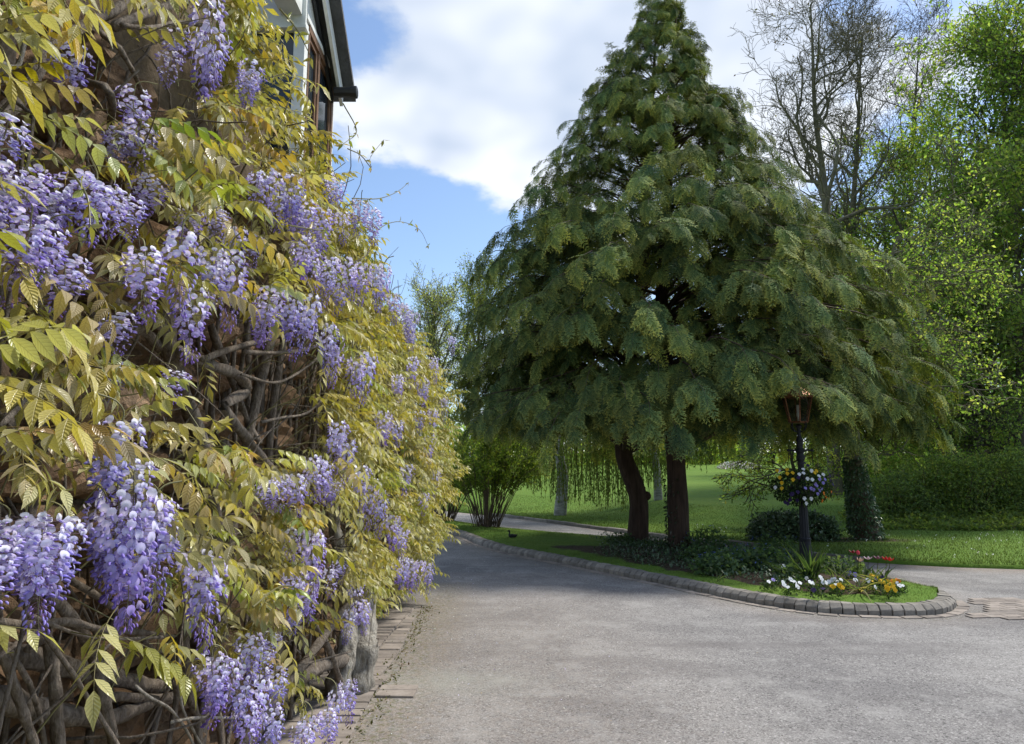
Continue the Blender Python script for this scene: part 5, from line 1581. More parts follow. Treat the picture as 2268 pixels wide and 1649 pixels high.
# tulips
def tulip(hx, hy, by, col, open_, bend=0.0, lb=''):
    X = (3000 + hx / 2.52) / 1.806; Y = (2200 + hy / 2.52) / 1.806
    base = flat((3000 + (hx + bend) / 2.52) / 1.806, (2200 + by / 2.52) / 1.806, .15)
    head = at(X, Y, base[1])
    t_ = thing('tulip', base, lb, 'flower')
    V, F = tube1([base - [0, 0, .02], base * .5 + head * .5 + [.015, 0, 0], head], .004, 6, 12)
    part('stem', Acc().add(V, F, (.09, .10, .04)), M['leaf'], t_)
    acc = Acc()
    for q in range(6):
        a_ = q * math.pi / 3
        o_ = np.array([math.cos(a_), math.sin(a_), 0])
        f = o_ * open_ + np.array([0, 0, 1.0])
        stamp(acc, leaf_tmpl(3, .62, -.25, -.25 + open_ * .5, .4, .5), frames(f[None], -o_[None] + np.array([[0, 0, .2]])), (head + o_ * .008)[None], np.array([.066]), np.array([col]))
    part('blossom', acc, M['petal2'], t_)
    acc = Acc()
    for q in range(3):
        a_ = gp.uniform(0, 6.28)
        f = np.array([math.cos(a_) * .45, math.sin(a_) * .45, 1.0])
        stamp(acc, leaf_tmpl(5, .20, .3, .30, 1.2, .35), frames(f[None], np.array([[-math.cos(a_), -math.sin(a_), .6]])), base[None], np.array([gp.uniform(.18, .26)]), np.array([[.07, .115, .05]]))
    part('leaf', acc, M['leaf'], t_)
tulip(1090, 52, 285, (.72, .12, .17), .12, -20, 'tall pink tulip with a closed round head')
tulip(1040, 33, 270, (.12, .01, .015), .9, 20, 'dark red tulip losing its petals beside the pink tulip')
tulip(1290, 92, 290, (.14, .05, .09), .9, -35, 'withered mauve tulip between pink and red tulips')
tulip(1372, 105, 300, (.38, .015, .02), .7, -25, 'open red tulip on a slanting stem')
tulip(1412, 112, 305, (.42, .02, .02), .8, -50, 'open red tulip beside the paving, outermost of the row')
tulip(1112, 118, 280, (.55, .38, .30), .6, -15, 'small pale faded tulip below the pink one')
tulip(1190, 98, 290, (.40, .30, .36), .9, -25, 'faded lilac tulip head on a thin stem')
# strap-leaved clumps
def strap(pxy, n, lmin, lmax, lb, cols, flop=.3, cat='plant'):
    base = flat(pxy[0], pxy[1], .15)
    t_ = thing('strap_leaf_clump', base, lb, cat)
    acc = Acc()
    T = leaf_tmpl(7, .07, .5, 1.0, .8, .4)
    for q in range(n):
        V0, F0, U0, S0 = leaf_tmpl(7, .055, .6, flop * gp.uniform(.3, 2.0), .8, .4)
        a_ = gp.uniform(0, 6.28); s_ = gp.uniform(.15, .6) * (1 + flop)
        f = np.array([math.cos(a_) * s_, math.sin(a_) * s_, 1.0])
        stamp(acc, (V0, F0, U0, S0), frames(f[None], np.array([[-math.cos(a_), -math.sin(a_), .3]])), (base + [gp.normal(0, .04), gp.normal(0, .04), -.01])[None], np.array([gp.uniform(lmin, lmax)]), np.array([cols[q % len(cols)]]) * gp.uniform(.8, 1.2))
    part('leaves', acc, M['leaf'], t_, kind='stuff')
strap((1798, 1288), 26, .35, .62, 'upright clump of green strap leaves at the foot of the lamp post', [[.05, .09, .035], [.07, .11, .04], [.03, .06, .025]], .15)
strap((1862, 1290), 14, .22, .38, 'loose green bulb leaves among the white pansies', [[.06, .10, .04], [.09, .13, .05]], .5)
strap((1905, 1310), 40, .22, .40, 'flopped yellowing bulb leaves at the front of the bed', [[.16, .19, .06], [.24, .24, .09], [.08, .13, .04], [.30, .27, .14]], 1.1)
strap((1942, 1298), 24, .2, .36, 'yellow-green bulb leaves among the yellow pansies', [[.12, .17, .05], [.08, .13, .04], [.20, .21, .08]], .9)
strap((1745, 1282), 12, .3, .5, 'thin dark strap leaves beside the forget-me-nots', [[.04, .07, .03], [.03, .06, .03]], .4)
strap((1595, 1290), 9, .18, .3, 'small strap-leaf clump with a bent seed head near the kerb', [[.06, .10, .05], [.10, .13, .07]], .7)
# leafy mounds
def mound(name, pxy, rx, ry, h_, n, size, cols, lb, matk='leaf', T=LEAF_BROAD, flowers=None, z0=.14, cat='plant', group=None):
    base = flat(pxy[0], pxy[1], z0)
    t_ = thing(name, base, lb, cat, group)
    acc = Acc()
    d_ = rand_unit(n, gp); d_[:, 2] = np.abs(d_[:, 2])
    P = base + d_ * [rx, ry, h_] * (gp.random((n, 1)) ** .35)
    P[:, 2] += .03 * wavy(P[:, 0], P[:, 1], 8)
    scatter(acc, T, P, gp.uniform(size * .7, size * 1.3, n), cols, .45, gp, .0, d_, .5)
    part('foliage', acc, M[matk], t_, kind='stuff')
    if flowers:
        col, k, s_ = flowers
        d2 = rand_unit(k, gp); d2[:, 2] = np.abs(d2[:, 2]) * .7 + .35
        acc = Acc()
        scatter(acc, LEAF_BROAD, (base + d2 * [rx * .95, ry * .95, h_ * 1.1]).repeat(3, 0) + gp.normal(0, s_ * .4, (k * 3, 3)), np.full(k * 3, s_), [col], .4, gp, 0)
        part('blossoms', acc, M['petal2'], t_, kind='stuff')
DK = [[.07, .12, .06], [.10, .16, .075], [.12, .19, .085], [.055, .10, .05]]
MD = [[.09, .15, .08], [.115, .18, .09], [.065, .12, .062]]
BLUE = [.12, .18, .60]
mound('forget_me_not', (1570, 1222), .55, .5, .42, 900, .06, MD, 'forget-me-not mound with blue sprigs behind the straight cypress trunk', flowers=(BLUE, 26, .016))
mound('forget_me_not', (1640, 1262), .50, .45, .34, 900, .075, MD, 'broad-leaved blue-green clump with blue flowers mid-bed', flowers=(BLUE, 30, .016))
mound('forget_me_not', (1590, 1268), .42, .4, .26, 650, .07, MD, 'low forget-me-not clump at the front of the cypress bed', flowers=(BLUE, 16, .015))
mound('leafy_perennial', (1700, 1262), .45, .5, .34, 800, .07, DK, 'dark leafy perennial clump just left of the lamp foot', flowers=(BLUE, 10, .014))
mound('leafy_perennial', (1720, 1240), .5, .5, .42, 700, .06, MD, 'taller leafy clump behind the lamp foot with blue sprigs', flowers=(BLUE, 14, .014))
mound('leafy_perennial', (1760, 1285), .35, .3, .2, 500, .06, DK, 'low dark clump in front of the lamp post')
mound('leafy_perennial', (1850, 1272), .5, .4, .24, 800, .06, DK, 'dark ground-hugging clump beside the tulips')
mound('leafy_perennial', (1376, 1207), .30, .3, .24, 420, .06, DK, 'small dark clump at the foot of the kinked trunk')
mound('leafy_perennial', (1450, 1212), .6, .4, .12, 700, .055, DK, 'low dark clump between the two cypress trunks')
mound('leafy_perennial', (1560, 1243), .45, .4, .24, 700, .06, DK, 'dark clump against the straight cypress trunk')
# ivy carpet under the cypresses
acc = Acc(); k = 22000
u_ = gp.uniform(.45, .97, k); r_ = gp.uniform(.05, .98, k)
P = island_pt(u_, r_); P[:, 2] = island_z(r_) + gp.random(k) ** 1.3 * .11
px, py, dep = topx(P)
dk = np.linalg.norm(P[:, :2] - catmull_front(u_)[:, :2], axis=1)
kk_ = (px > 1345 + gp.normal(0, 14, k)) & (px < 1760) & (dk > .50 + .12 * wavy(P[:, 0], P[:, 1], 3))
P = P[kk_]
scatter(acc, LEAF_M, P, gp.uniform(.05, .08, len(P)), [[.05, .09, .045], [.07, .12, .06], [.09, .14, .07]], .8, gp, 0)
a_ = part('ground_cover', acc, M['dark_leaf'], None, kind='stuff', label='dark low ivy carpet under the cypresses', cat='ground cover')
# plant label stuck in the bed
lbp = flat((3000 + 335 / 2.52) / 1.806, (2200 + 275 / 2.52) / 1.806, .14)
pl = thing('plant_label', lbp, 'small white plant label on a dark stake in the bed', 'label')
part('stake', Acc().add(*box_vf(lbp[0] - .005, lbp[0] + .005, lbp[1], lbp[1] + .006, lbp[2] - .05, lbp[2] + .10)), M['black'], pl, smooth=False)
V = np.array([[x_, y_, z_] for (y_, z_) in ((-.012, 0), (-.004, .002)) for x_, _ in ((-.042, 0), (.042, 0))] + [[x_, y_, z_] for (y_, z_) in ((.02, .075), (.028, .077)) for x_ in (-.034, .034)])
F = np.array([[0, 1, 5, 4], [2, 6, 7, 3], [0, 2, 3, 1], [4, 5, 7, 6], [0, 4, 6, 2], [1, 3, 7, 5]])
part('plate', Acc().add(V + lbp + [0, -.014, .10], F), M['white'], pl, smooth=False)
# bird ornament
db = flat(1135, 1194, .12)
duck = thing('duck_ornament', db, 'small dark duck-shaped ornament on the island grass', 'ornament')
acc = Acc()
Q = catmull(np.array([[-.09, 0, .075, .006], [-.05, 0, .055, .030], [0, 0, .05, .042], [.04, 0, .058, .034], [.055, 0, .085, .018], [.052, 0, .115, .014], [.058, 0, .14, .019], [.075, 0, .142, .013], [.098, 0, .136, .004]]), 40)
Q[:, 0] *= -1
V, F = tubes((Q[:, :3])[None], np.maximum(Q[:, 3], .003)[None], 10)
acc.add(V * 1.25 + db, F)
part('body', acc, M['iron'], duck)
acc = Acc()
for sx in (-.02, .02):
    V, F = tube1([db + [0.01, sx, -.01], db + [0.01, sx, .05]], .006, 6, 3); acc.add(V, F)
part('legs', acc, M['iron'], duck)

# ------------------------------------------------------------------ trees and shrubs round the lawn
gt_ = np.random.default_rng(31)
LG = [[0.239, 0.37, 0.079], [0.303, 0.42, 0.107], [0.176, 0.29, 0.068], [0.353, 0.42, 0.145], [0.128, 0.225, 0.058]]
MG = [[0.155, 0.228, 0.058], [0.207, 0.285, 0.068], [0.103, 0.164, 0.045], [0.259, 0.314, 0.09]]
DG = [[0.134, 0.199, 0.072], [0.174, 0.248, 0.086], [0.205, 0.282, 0.096], [0.092, 0.142, 0.056]]
def tree(name, label, base, trunk, tr, nl, L, leaf_n, leaf_s, cols, seed, bark='bark', t0=.3, ang=.75, up=.05, lev=(8, 7, 0), group=None, matk='leaf', T=LEAF_S, wob=.13, leaf_z=(0, 0), leaf_t0=.0, keep=None, rr=.55, droop=.25, fall=.55, buds=0):
    gg = np.random.default_rng(seed)
    t_ = thing(name, base, label, 'tree', group)
    pts = catmull(np.asarray(trunk, float), 22)
    r_ = np.interp(np.linspace(0, 1, 22), [0, .04, .3, 1], [tr * 1.35, tr * 1.05, tr * .85, tr * .12])
    V, F = tube1(pts, r_, 12, 44, .05, seed)
    part('trunk', Acc().add(V, F), M[bark], t_)
    P, R = pts[None], r_[None]
    l1, r1 = sprout(P, R, nl, t0, .98, L, ang, up, wob, 9, gg, rr, fall, .3)
    l2, r2 = sprout(l1, r1, lev[0], .15, 1, L * .45, .75, up * .8, wob * 1.2, 6, gg, .55, .4)
    l3, r3 = sprout(l2, r2, lev[1], .12, 1, L * .20, .75, up * .8, wob * 1.4, 4, gg, .6, .3)
    # close the tips: leaders continue
    acc = Acc()
    for (p_, q_, sd) in ((l1, r1, 6), (l2, r2, 4), (l3, r3, 3)):
        V, F = tubes(p_, np.maximum(q_, .010), sd); acc.add(V, F)
    last = l3
    if lev[2]:
        l4, r4 = sprout(l3, r3, lev[2], .2, 1, L * .10, .7, up, wob * 1.3, 3, gg, .7, .3)
        V, F = tubes(l4, np.maximum(r4, .008), 3); acc.add(V, F)
        last = l4
    part('branches', acc, M[bark], t_, kind='stuff')
    if leaf_n:
        k_, m_ = last.shape[:2]
        i_ = gg.integers(0, k_, leaf_n); f = (leaf_t0 + (1 - leaf_t0) * gg.random(leaf_n)) * (m_ - 1.001)
        j_ = f.astype(int); ff = (f - j_)[:, None]
        pos = last[i_, j_] * (1 - ff) + last[i_, j_ + 1] * ff + gg.normal(0, leaf_s * .9, (leaf_n, 3))
        if keep is not None:
            pos = pos[keep(pos, gg)]
        acc = Acc()
        sunny = sstep(np.percentile(pos[:, 2], 20), np.percentile(pos[:, 2], 95), pos[:, 2])
        scatter(acc, T, pos, gg.uniform(leaf_s * .7, leaf_s * 1.3, len(pos)), cols, .45, gg, droop, jit=.22)
        part('crown', acc, M[matk], t_, kind='stuff')
    if buds:
        k_ = last.shape[0]
        i_ = gg.integers(0, k_, buds)
        acc = Acc()
        scatter(acc, LEAF_S, last[i_, -1] + gg.normal(0, .02, (buds, 3)), gg.uniform(.08, .17, buds), [[.10, .085, .05], [.07, .05, .035], [.13, .13, .05]], .2, gg, -.3)
        part('buds', acc, M['leaf'], t_, kind='stuff')
    return t_
def gz(x, y): return float(lawn_h(x, y))
def vline(px0, dep, pys, pxs=None, dj=None):
    """trunk points through photo pixels at about one distance, first point on the ground"""
    pts = [at(a_, b_, dep) for a_, b_ in zip(pxs or [px0] * len(pys), pys)]
    b_ = np.array([pts[0][0], dep, gz(pts[0][0], dep) - .1])
    return b_, np.vstack([[b_], pts])
# tall bare tree
b_, tr = vline(1830, 30, (900, 600, 420, 250, 110, 10), (1840, 1832, 1826, 1805, 1800, 1795))
tree('bare_tree', 'tall tree still bare, its fine twigs against the cloud above the cypress', b_, tr, .26, 18, 6.2, 0, 0, LG, 41, 'bark_pale', t0=.45, ang=.72, up=.09, lev=(8, 6, 4), wob=.24, buds=700, fall=.55, rr=.62)
b_, tr = vline(1890, 34, (900, 600, 450, 300, 160, 75), (1880, 1886, 1890, 1900, 1905, 1910))
tree('bare_tree', 'second bare tree with darker upright twigs, between the tall bare one and the maple', b_, tr, .24, 18, 5.4, 0, 0, LG, 42, 'bark_pale', t0=.40, ang=.62, up=.10, lev=(7, 6, 4), wob=.18, buds=500, fall=.5, rr=.6)
b_, tr = vline(2010, 40, (900, 500, 300, 180, 95), (2010, 2015, 2022, 2030, 2035))
tree('bare_tree', 'far bare tree whose twig tips show over the green crowns', b_, tr, .24, 20, 6.0, 0, 0, LG, 43, 'bark', t0=.35, ang=.55, up=.12, lev=(7, 6, 4), wob=.16, buds=500, fall=.5, rr=.55)
# big green maple at the right
b_, tr = vline(2235, 29, (900, 620, 420, 250, 110), (2238, 2225, 2232, 2225, 2210))
tree('maple_tree', 'tall fresh-green maple with an open rounded crown, tallest of the leafy trees', b_, tr, .30, 22, 6.4, 19000, .17, LG, 51, 'bark', t0=.30, ang=.75, up=.07, lev=(9, 8, 0), wob=.14, fall=.45)
b_, tr = vline(2320, 27, (900, 600, 400, 200, 90), (2310, 2305, 2300, 2310, 2290))
tree('maple_tree', 'leafy maple beside the tallest one, trunk at the hedge end', b_, tr, .30, 20, 6.0, 14000, .17, LG, 52, 'bark', t0=.28, ang=.8, up=.06, lev=(9, 8, 0), fall=.45)
b_, tr = vline(2144, 26, (1000, 850, 700, 560, 470), (2144, 2142, 2130, 2120, 2110))
tree('lime_tree', 'mid-green lime with a stout grey trunk rising behind the hedge', b_, tr, .25, 20, 4.6, 19000, .16, LG, 53, 'bark_pale', t0=.14, ang=1.0, up=.02, lev=(8, 8, 0), fall=.4)
b_, tr = vline(2262, 24, (1000, 850, 640, 500, 380), (2264, 2262, 2255, 2250, 2240))
tree('lime_tree', 'darker lime with a brown trunk at the end of the hedge', b_, tr, .20, 18, 4.2, 13000, .16, MG, 54, 'bark', t0=.14, ang=1.0, up=.0, lev=(8, 8, 0), fall=.4)
b_, tr = vline(2060, 33, (950, 700, 520, 400, 300), (2060, 2070, 2065, 2060, 2050))
tree('maple_tree', 'slender pale-green maple between the lime and the bare trees', b_, tr, .2, 18, 5.0, 13000, .17, LG, 55, 'bark', t0=.15, ang=.85, up=.05, lev=(8, 8, 0), fall=.4)
b_, tr = vline(1975, 36, (950, 750, 620, 500, 430), (1970, 1975, 1965, 1960, 1955))
tree('maple_tree', 'low pale-green tree behind the twisted ivy-clad tree', b_, tr, .2, 18, 5.2, 11000, .17, LG, 56, 'bark', t0=.2, ang=.95, up=.03, lev=(8, 8, 0), fall=.35)
b_, tr = vline(1930, 46, (950, 800, 680, 600), (1930, 1925, 1930, 1935))
tree('lime_tree', 'distant lime at the top of the lawn', b_, tr, .25, 18, 6.5, 14000, .2, MG, 57, 'bark', t0=.12, ang=1.0, up=.02, lev=(8, 7, 0), fall=.35)
b_, tr = vline(2195, 24.6, (1000, 880, 780, 680), (2195, 2190, 2200, 2195))
tree('sapling_tree', 'young bright-leaved sapling rising out of the hedge', b_, tr, .06, 20, 2.6, 9000, .11, LG, 58, 'bark', t0=.08, ang=1.0, up=.02, lev=(7, 7, 0), fall=.3)
b_, tr = vline(2330, 25.2, (1000, 860, 740, 620), (2330, 2325, 2320, 2325))
tree('sapling_tree', 'taller sapling at the far end of the hedge', b_, tr, .07, 22, 2.9, 9000, .12, LG, 59, 'bark', t0=.06, ang=1.0, up=.02, lev=(7, 7, 0), fall=.3)
# ivy-clad leaning trunk with twisted lichened boughs
ib = onlawn(1922, 1196); idp = ib[1]
ipts = np.vstack([[ib - [0, 0, .1]], [at(a_, b2, idp) for a_, b2 in ((1908, 1120), (1897, 1060), (1890, 1010), (1884, 950), (1890, 860), (1930, 740), (1960, 620), (1990, 520))]])
ivt = tree('twisted_tree', 'leaning tree with an ivy-clad foot and crooked lichened branches', ib, ipts, .23, 24, 3.3, 15000, .085, LG, 61, 'bark_pale', t0=.40, ang=1.1, up=.0, lev=(7, 6, 3), wob=.26, fall=.3, rr=.42)
acc = Acc(); k = 3800
zt = np.random.default_rng(1).random(k) ** .9
gi = np.random.default_rng(2)
tc_ = catmull(ipts[:4], 40); ci = (zt * 39).astype(int)
a_ = gi.uniform(0, 2 * math.pi, k); out = np.stack([np.cos(a_), np.sin(a_), 0 * a_], -1)
rad_ = np.interp(zt, [0, .12, .4, 1], [.40, .32, .29, .17]) * gi.uniform(.92, 1.12, k)
scatter(acc, LEAF_M, tc_[ci] + out * rad_[:, None] + gi.normal(0, .01, (k, 3)), gi.uniform(.06, .10, k), [[.05, .10, .05], [.075, .13, .06], [.10, .16, .075]], .05, gi, .7, out, 1.5)
part('ivy', acc, M['dark_leaf'], ivt, kind='stuff', label='dark ivy leaves clothing the trunk')
V, F = tube1(tc_[::4], np.interp(np.linspace(0, 1, 10), [0, .12, .4, 1], [.36, .28, .25, .15]), 12, 24, .05)
part('ivy_stems', Acc().add(V, F), M['cane'], ivt)
acc = Acc()
for pts, r_ in (([(1896, 1030), (1925, 1015), (1950, 1006), (1980, 1008)], .05), ([(1925, 1012), (1945, 985), (1960, 960), (1975, 930)], .02), ([(1950, 1006), (1990, 1000), (2010, 975), (2040, 940), (2045, 900)], .018), ([(1900, 1010), (1930, 985), (1935, 950)], .016)):
    V, F = tube1([at(x_, y_, idp - .2 - .1 * q) for q, (x_, y_) in enumerate(pts)], np.linspace(r_, r_ * .4, len(pts)), 7, 16, .12); acc.add(V, F)
part('bough', acc, M['bark_pale'], ivt, label='pale lichened low bough')
# small leafy tree behind the lamp: low sprays of leaves over the lawn
b0_ = at(1730, 1060, 20); base = np.array([b0_[0] + .6, 20, gz(b0_[0] + .6, 20)])
pts = np.vstack([[base - [0, 0, .05]], [base + [-.1, 0, .9]], [base + [-.25, 0, 1.7]], [base + [-.4, -.1, 2.5]], [base + [-.3, 0, 3.6]]])
tree('hazel_tree', 'small spreading hazel with low leafy sprays behind the lamp post', base, pts, .07, 18, 1.9, 6500, .085, MG, 63, 'bark', t0=.25, ang=1.15, up=-.05, lev=(7, 6, 0), fall=.2, wob=.14)

# weeping willow behind the cypresses
gwl = np.random.default_rng(77)
WD = 27.0
wb = np.array([at(1240, 1100, WD)[0], WD, 0]); wb[2] = gz(wb[0], WD)
wil = thing('weeping_willow', wb, 'weeping willow with curtains of hanging pale-green leaves behind the cypresses', 'tree')
tp = np.vstack([[wb - [0, 0, .1]], [wb + [.1, 0, 1.5]], [wb + [-.1, .2, 3.0]], [wb + [.3, .3, 5.0]], [wb + [.6, .3, 7.5]]])
V, F = tube1(tp, [.24, .2, .18, .14, .06], 12, 40, .06)
part('trunk', Acc().add(V, F), M['birch'], wil)
wb2 = np.array([at(1458, 1080, WD + 2)[0], WD + 2]); z2 = gz(*wb2)
V, F = tube1([[wb2[0], wb2[1], z2 - .1], [wb2[0] - .1, wb2[1], z2 + 1.6], [wb2[0] - .5, wb2[1], z2 + 3.2], [wb2[0] - 1.2, wb2[1], z2 + 5]], [.17, .14, .12, .07], 10, 30, .06)
part('trunk', Acc().add(V, F), M['birch'], wil)
P1, R1 = sprout(catmull(tp, 22)[None], np.linspace(.22, .05, 22)[None], 22, .3, .98, 4.4, 1.0, .03, .1, 9, gwl, .4, .2)
V, F = tubes(P1, R1, 6); part('branches', Acc().add(V, F), M['bark'], wil, kind='stuff')
# curtain strands
ns = 520
sx = gwl.uniform(at(1120, 1000, WD)[0], at(1600, 1000, WD)[0], ns); sy = gwl.uniform(WD - 3.4, WD + 2.5, ns)
c_x, c_y = wb[0] + 2.0, WD
rim = np.clip(np.hypot((sx - c_x) / 4.6, (sy - c_y) / 3.6), 0, 1)
ztop = 5.6 - 2.0 * rim ** 2 + gwl.normal(0, .4, ns)
zg = np.array([gz(x_, y_) for x_, y_ in zip(sx, sy)])
px_s = topx(np.stack([sx, sy, zg], -1))[0]
zbot = zg + np.interp(px_s, [1120, 1250, 1350, 1430, 1500, 1600], [1.2, .35, .25, .35, 1.2, 1.5]) + gwl.gamma(1.5, .35, ns)
ln = np.maximum(ztop - zbot, .6)
tt = np.linspace(0, 1, 6)[None, :]
SP_ = np.stack([sx[:, None] + .12 * np.sin(tt * 3 + gwl.uniform(0, 6, (ns, 1))), sy[:, None] + .1 * np.sin(tt * 2.4 + gwl.uniform(0, 6, (ns, 1))), ztop[:, None] - ln[:, None] * tt], -1)
V, F = tubes(SP_, np.full((ns, 6), .007), 3)
part('strands', Acc().add(V, F, (.16, .15, .05)), M['leaf'], wil, kind='stuff')
k = 30000
i_ = gwl.integers(0, ns, k); f = gwl.random(k) ** .9 * 4.99; j_ = f.astype(int); ff = (f - j_)[:, None]
pos = SP_[i_, j_] * (1 - ff) + SP_[i_, j_ + 1] * ff
acc = Acc()
scatter(acc, (LEAF_S[0] * [.5, 1, 1],) + LEAF_S[1:], pos + gwl.normal(0, .02, (k, 3)), gwl.uniform(.08, .14, k), [[.14, .20, .05], [.10, .16, .035], [.18, .23, .07], [.08, .13, .03]], .1, gwl, 1.2)
part('crown', acc, M['leaf'], wil, kind='stuff')
# pale wispy willow top far behind, left of the cypresses
b_, tr = vline(955, 44, (1000, 900, 820, 740, 690), (955, 950, 955, 960, 965))
def wk(p, g_): return np.ones(len(p), bool)
tree('pale_willow', 'distant pale wispy willow showing above the wisteria', b_, tr, .3, 22, 4.6, 11000, .11, [[.34, .40, .17], [.40, .44, .22], [.28, .34, .13]], 71, 'bark_pale', t0=.2, ang=.6, up=.14, lev=(9, 8, 0), fall=.45, droop=.6)
b_, tr = vline(1060, 52, (1000, 860, 740, 660), (1060, 1055, 1060, 1065))
tree('pale_willow', 'far pale willow half hidden behind the cypress crown', b_, tr, .3, 20, 6, 14000, .15, [[.20, .25, .08], [.15, .20, .06]], 72, 'bark_pale', t0=.2, ang=.7, up=.1, lev=(8, 8, 0), fall=.4, droop=.6)

# multi-stemmed shrubs on the island
def cane_shrub(label, pxy, nc, h_, spread, leaves, seed, cols, z0=.12, name='shrub', size=.055):
    gg = np.random.default_rng(seed)
    base = flat(pxy[0], pxy[1], z0)
    t_ = thing(name, base, label, 'shrub', 'shrubs at the island end')
    a_ = gg.uniform(0, 6.28, nc); s_ = gg.random(nc) ** .6 * spread
    m_ = 9
    t = np.linspace(0, 1, m_)[None, :, None]
    foot = base + np.stack([np.cos(a_) * .35 * gg.random(nc), np.sin(a_) * .3 * gg.random(nc), np.zeros(nc) - .04], -1)
    top = base + np.stack([np.cos(a_) * s_, np.sin(a_) * s_, h_ * gg.uniform(.65, 1.05, nc) * (1 - .25 * (s_ / spread) ** 2)], -1)
    P = foot[:, None] * (1 - t) + top[:, None] * t + np.array([0, 0, 1]) * (np.sin(np.pi * t) * .22 * s_[:, None, None]) + gg.normal(0, .02, (nc, m_, 3)) * t
    R_ = np.linspace(.013, .004, m_)[None].repeat(nc, 0)
    tw, rw = sprout(P, R_, 6, .35, 1, .55, .7, .03, .2, 5, gg, .6, .3)
    acc = Acc(); V, F = tubes(P, R_, 5); acc.add(V, F); V, F = tubes(tw, np.maximum(rw, .003), 3); acc.add(V, F)
    part('stems', acc, M['cane'], t_, kind='stuff')
    i_ = gg.integers(0, len(tw), leaves); f = gg.random(leaves) * 3.99; j_ = f.astype(int); ff = (f - j_)[:, None]
    pos = tw[i_, j_] * (1 - ff) + tw[i_, j_ + 1] * ff + gg.normal(0, .035, (leaves, 3))
    acc = Acc(); scatter(acc, LEAF_S, pos, gg.uniform(size * .7, size * 1.3, leaves), cols, .5, gg, .2)
    part('foliage', acc, M['leaf'], t_, kind='stuff')
cane_shrub('arching many-stemmed shrub at the island end, edge bright with young leaves', (1078, 1172), 70, 2.9, 2.0, 17000, 81, [[.12, .19, .035], [.16, .23, .045], [.08, .14, .03], [.20, .26, .06]], size=.075)
cane_shrub('darker many-stemmed shrub half behind the wisteria', (985, 1158), 60, 2.8, 1.8, 14000, 82, [[.09, .15, .035], [.12, .18, .04], [.06, .11, .03]], size=.075)
cane_shrub('leafy shrub at the drive bend behind the house corner', (900, 1146), 60, 2.9, 1.8, 8000, 83, [[.06, .11, .025], [.085, .14, .03]])
# tussocks of weeds along the shrub feet
acc = Acc(); k = 5200
u_ = gt_.uniform(.0, .34, k); r_ = gt_.uniform(.0, 1, k)
P = island_pt(u_, r_); P[:, 2] = island_z(r_)
px, py, dep = topx(P)
kk_ = (px < 1115 + gt_.normal(0, 15, k)) & (px > 850) & (gt_.random(k) < .9)
P = P[kk_]; P[:, 2] += gt_.random(len(P)) * .14
scatter(acc, LEAF_M, P, gt_.uniform(.06, .11, len(P)), [[.06, .12, .025], [.09, .15, .03], [.04, .08, .02]], .5, gt_, -.2)
part('weeds', acc, M['leaf'], None, kind='stuff', label='low green weeds under the island shrubs', cat='weeds')

# hedge shrubs on the right
def bush(name, label, base, rx, ry, h_, n, size, cols, seed, matk='leaf', boxy=2.0, cat='shrub', group=None, z_low=0.0, T=LEAF_S, stems=26, inner=True):
    gg = np.random.default_rng(seed)
    t_ = thing(name, base, label, cat, group)
    d_ = rand_unit(n, gg); d_[:, 2] = np.abs(d_[:, 2])
    m_ = (np.abs(d_ / np.array([1, 1, 1])) ** boxy).sum(1, keepdims=True) ** (1 / boxy)
    s_ = d_ / m_
    lump = 1 + .16 * wavy(s_[:, 0] * 4 + seed, s_[:, 2] * 5 + s_[:, 1] * 3, 1.3)[:, None] + .06 * wavy(s_[:, 0] * 12, s_[:, 2] * 13 + s_[:, 1] * 11, 1.0, seed)[:, None]
    P = base + s_ * np.array([rx, ry, h_]) * lump * (gg.random((n, 1)) ** .22)
    P[:, 2] = np.maximum(P[:, 2], base[2] + z_low + .02)
    acc = Acc(); scatter(acc, T, P, gg.uniform(size * .7, size * 1.3, n), cols, .4, gg, .1, s_, .7, .2)
    part('foliage', acc, M[matk], t_, kind='stuff')
    a_ = gg.uniform(0, 6.28, stems)
    foot = base + np.stack([np.cos(a_) * rx * .3, np.sin(a_) * ry * .3, np.full(stems, -.03)], -1)
    top = base + np.stack([np.cos(a_) * rx * .8, np.sin(a_) * ry * .8, h_ * gg.uniform(.4, .85, stems)], -1)
    t = np.linspace(0, 1, 5)[None, :, None]
    PP = foot[:, None] * (1 - t) + top[:, None] * t + gg.normal(0, .03, (stems, 5, 3)) * t
    V, F = tubes(PP, np.linspace(.02, .006, 5)[None].repeat(stems, 0), 5)
    part('stems', Acc().add(V, F), M['cane'], t_, kind='stuff')
    return t_
hb = onlawn(2110, 1176)
hy = hb[1] + 2.2
for q, (pxh, top_py, dd, rx, cols, lb) in enumerate((
        (1990, 1045, .3, 1.5, DG, 'dark shrub at the hedge end beside the ivy-clad trunk'), (2060, 1010, .6, 1.7, MG, 'brighter leafy shrub in the hedge, second from the ivy-clad trunk'), (2130, 1005, .2, 1.6, DG + MG, 'mixed green shrub in the hedge in front of the stout grey trunk'),
        (2205, 1000, .5, 1.8, MG, 'rounded mid-green shrub in the hedge under the limes'), (2280, 985, .0, 1.8, DG, 'dark tall shrub closing the hedge by the brown trunk'))):
    yv = hy + dd
    p = at(pxh, 1100, yv); base = np.array([p[0], yv, gz(p[0], yv)])
    bush('hedge_shrub', lb, base, rx, 1.3, at(pxh, top_py, yv)[2] - base[2], 9000, .085, cols, 90 + q, group='shrubs of the hedge')
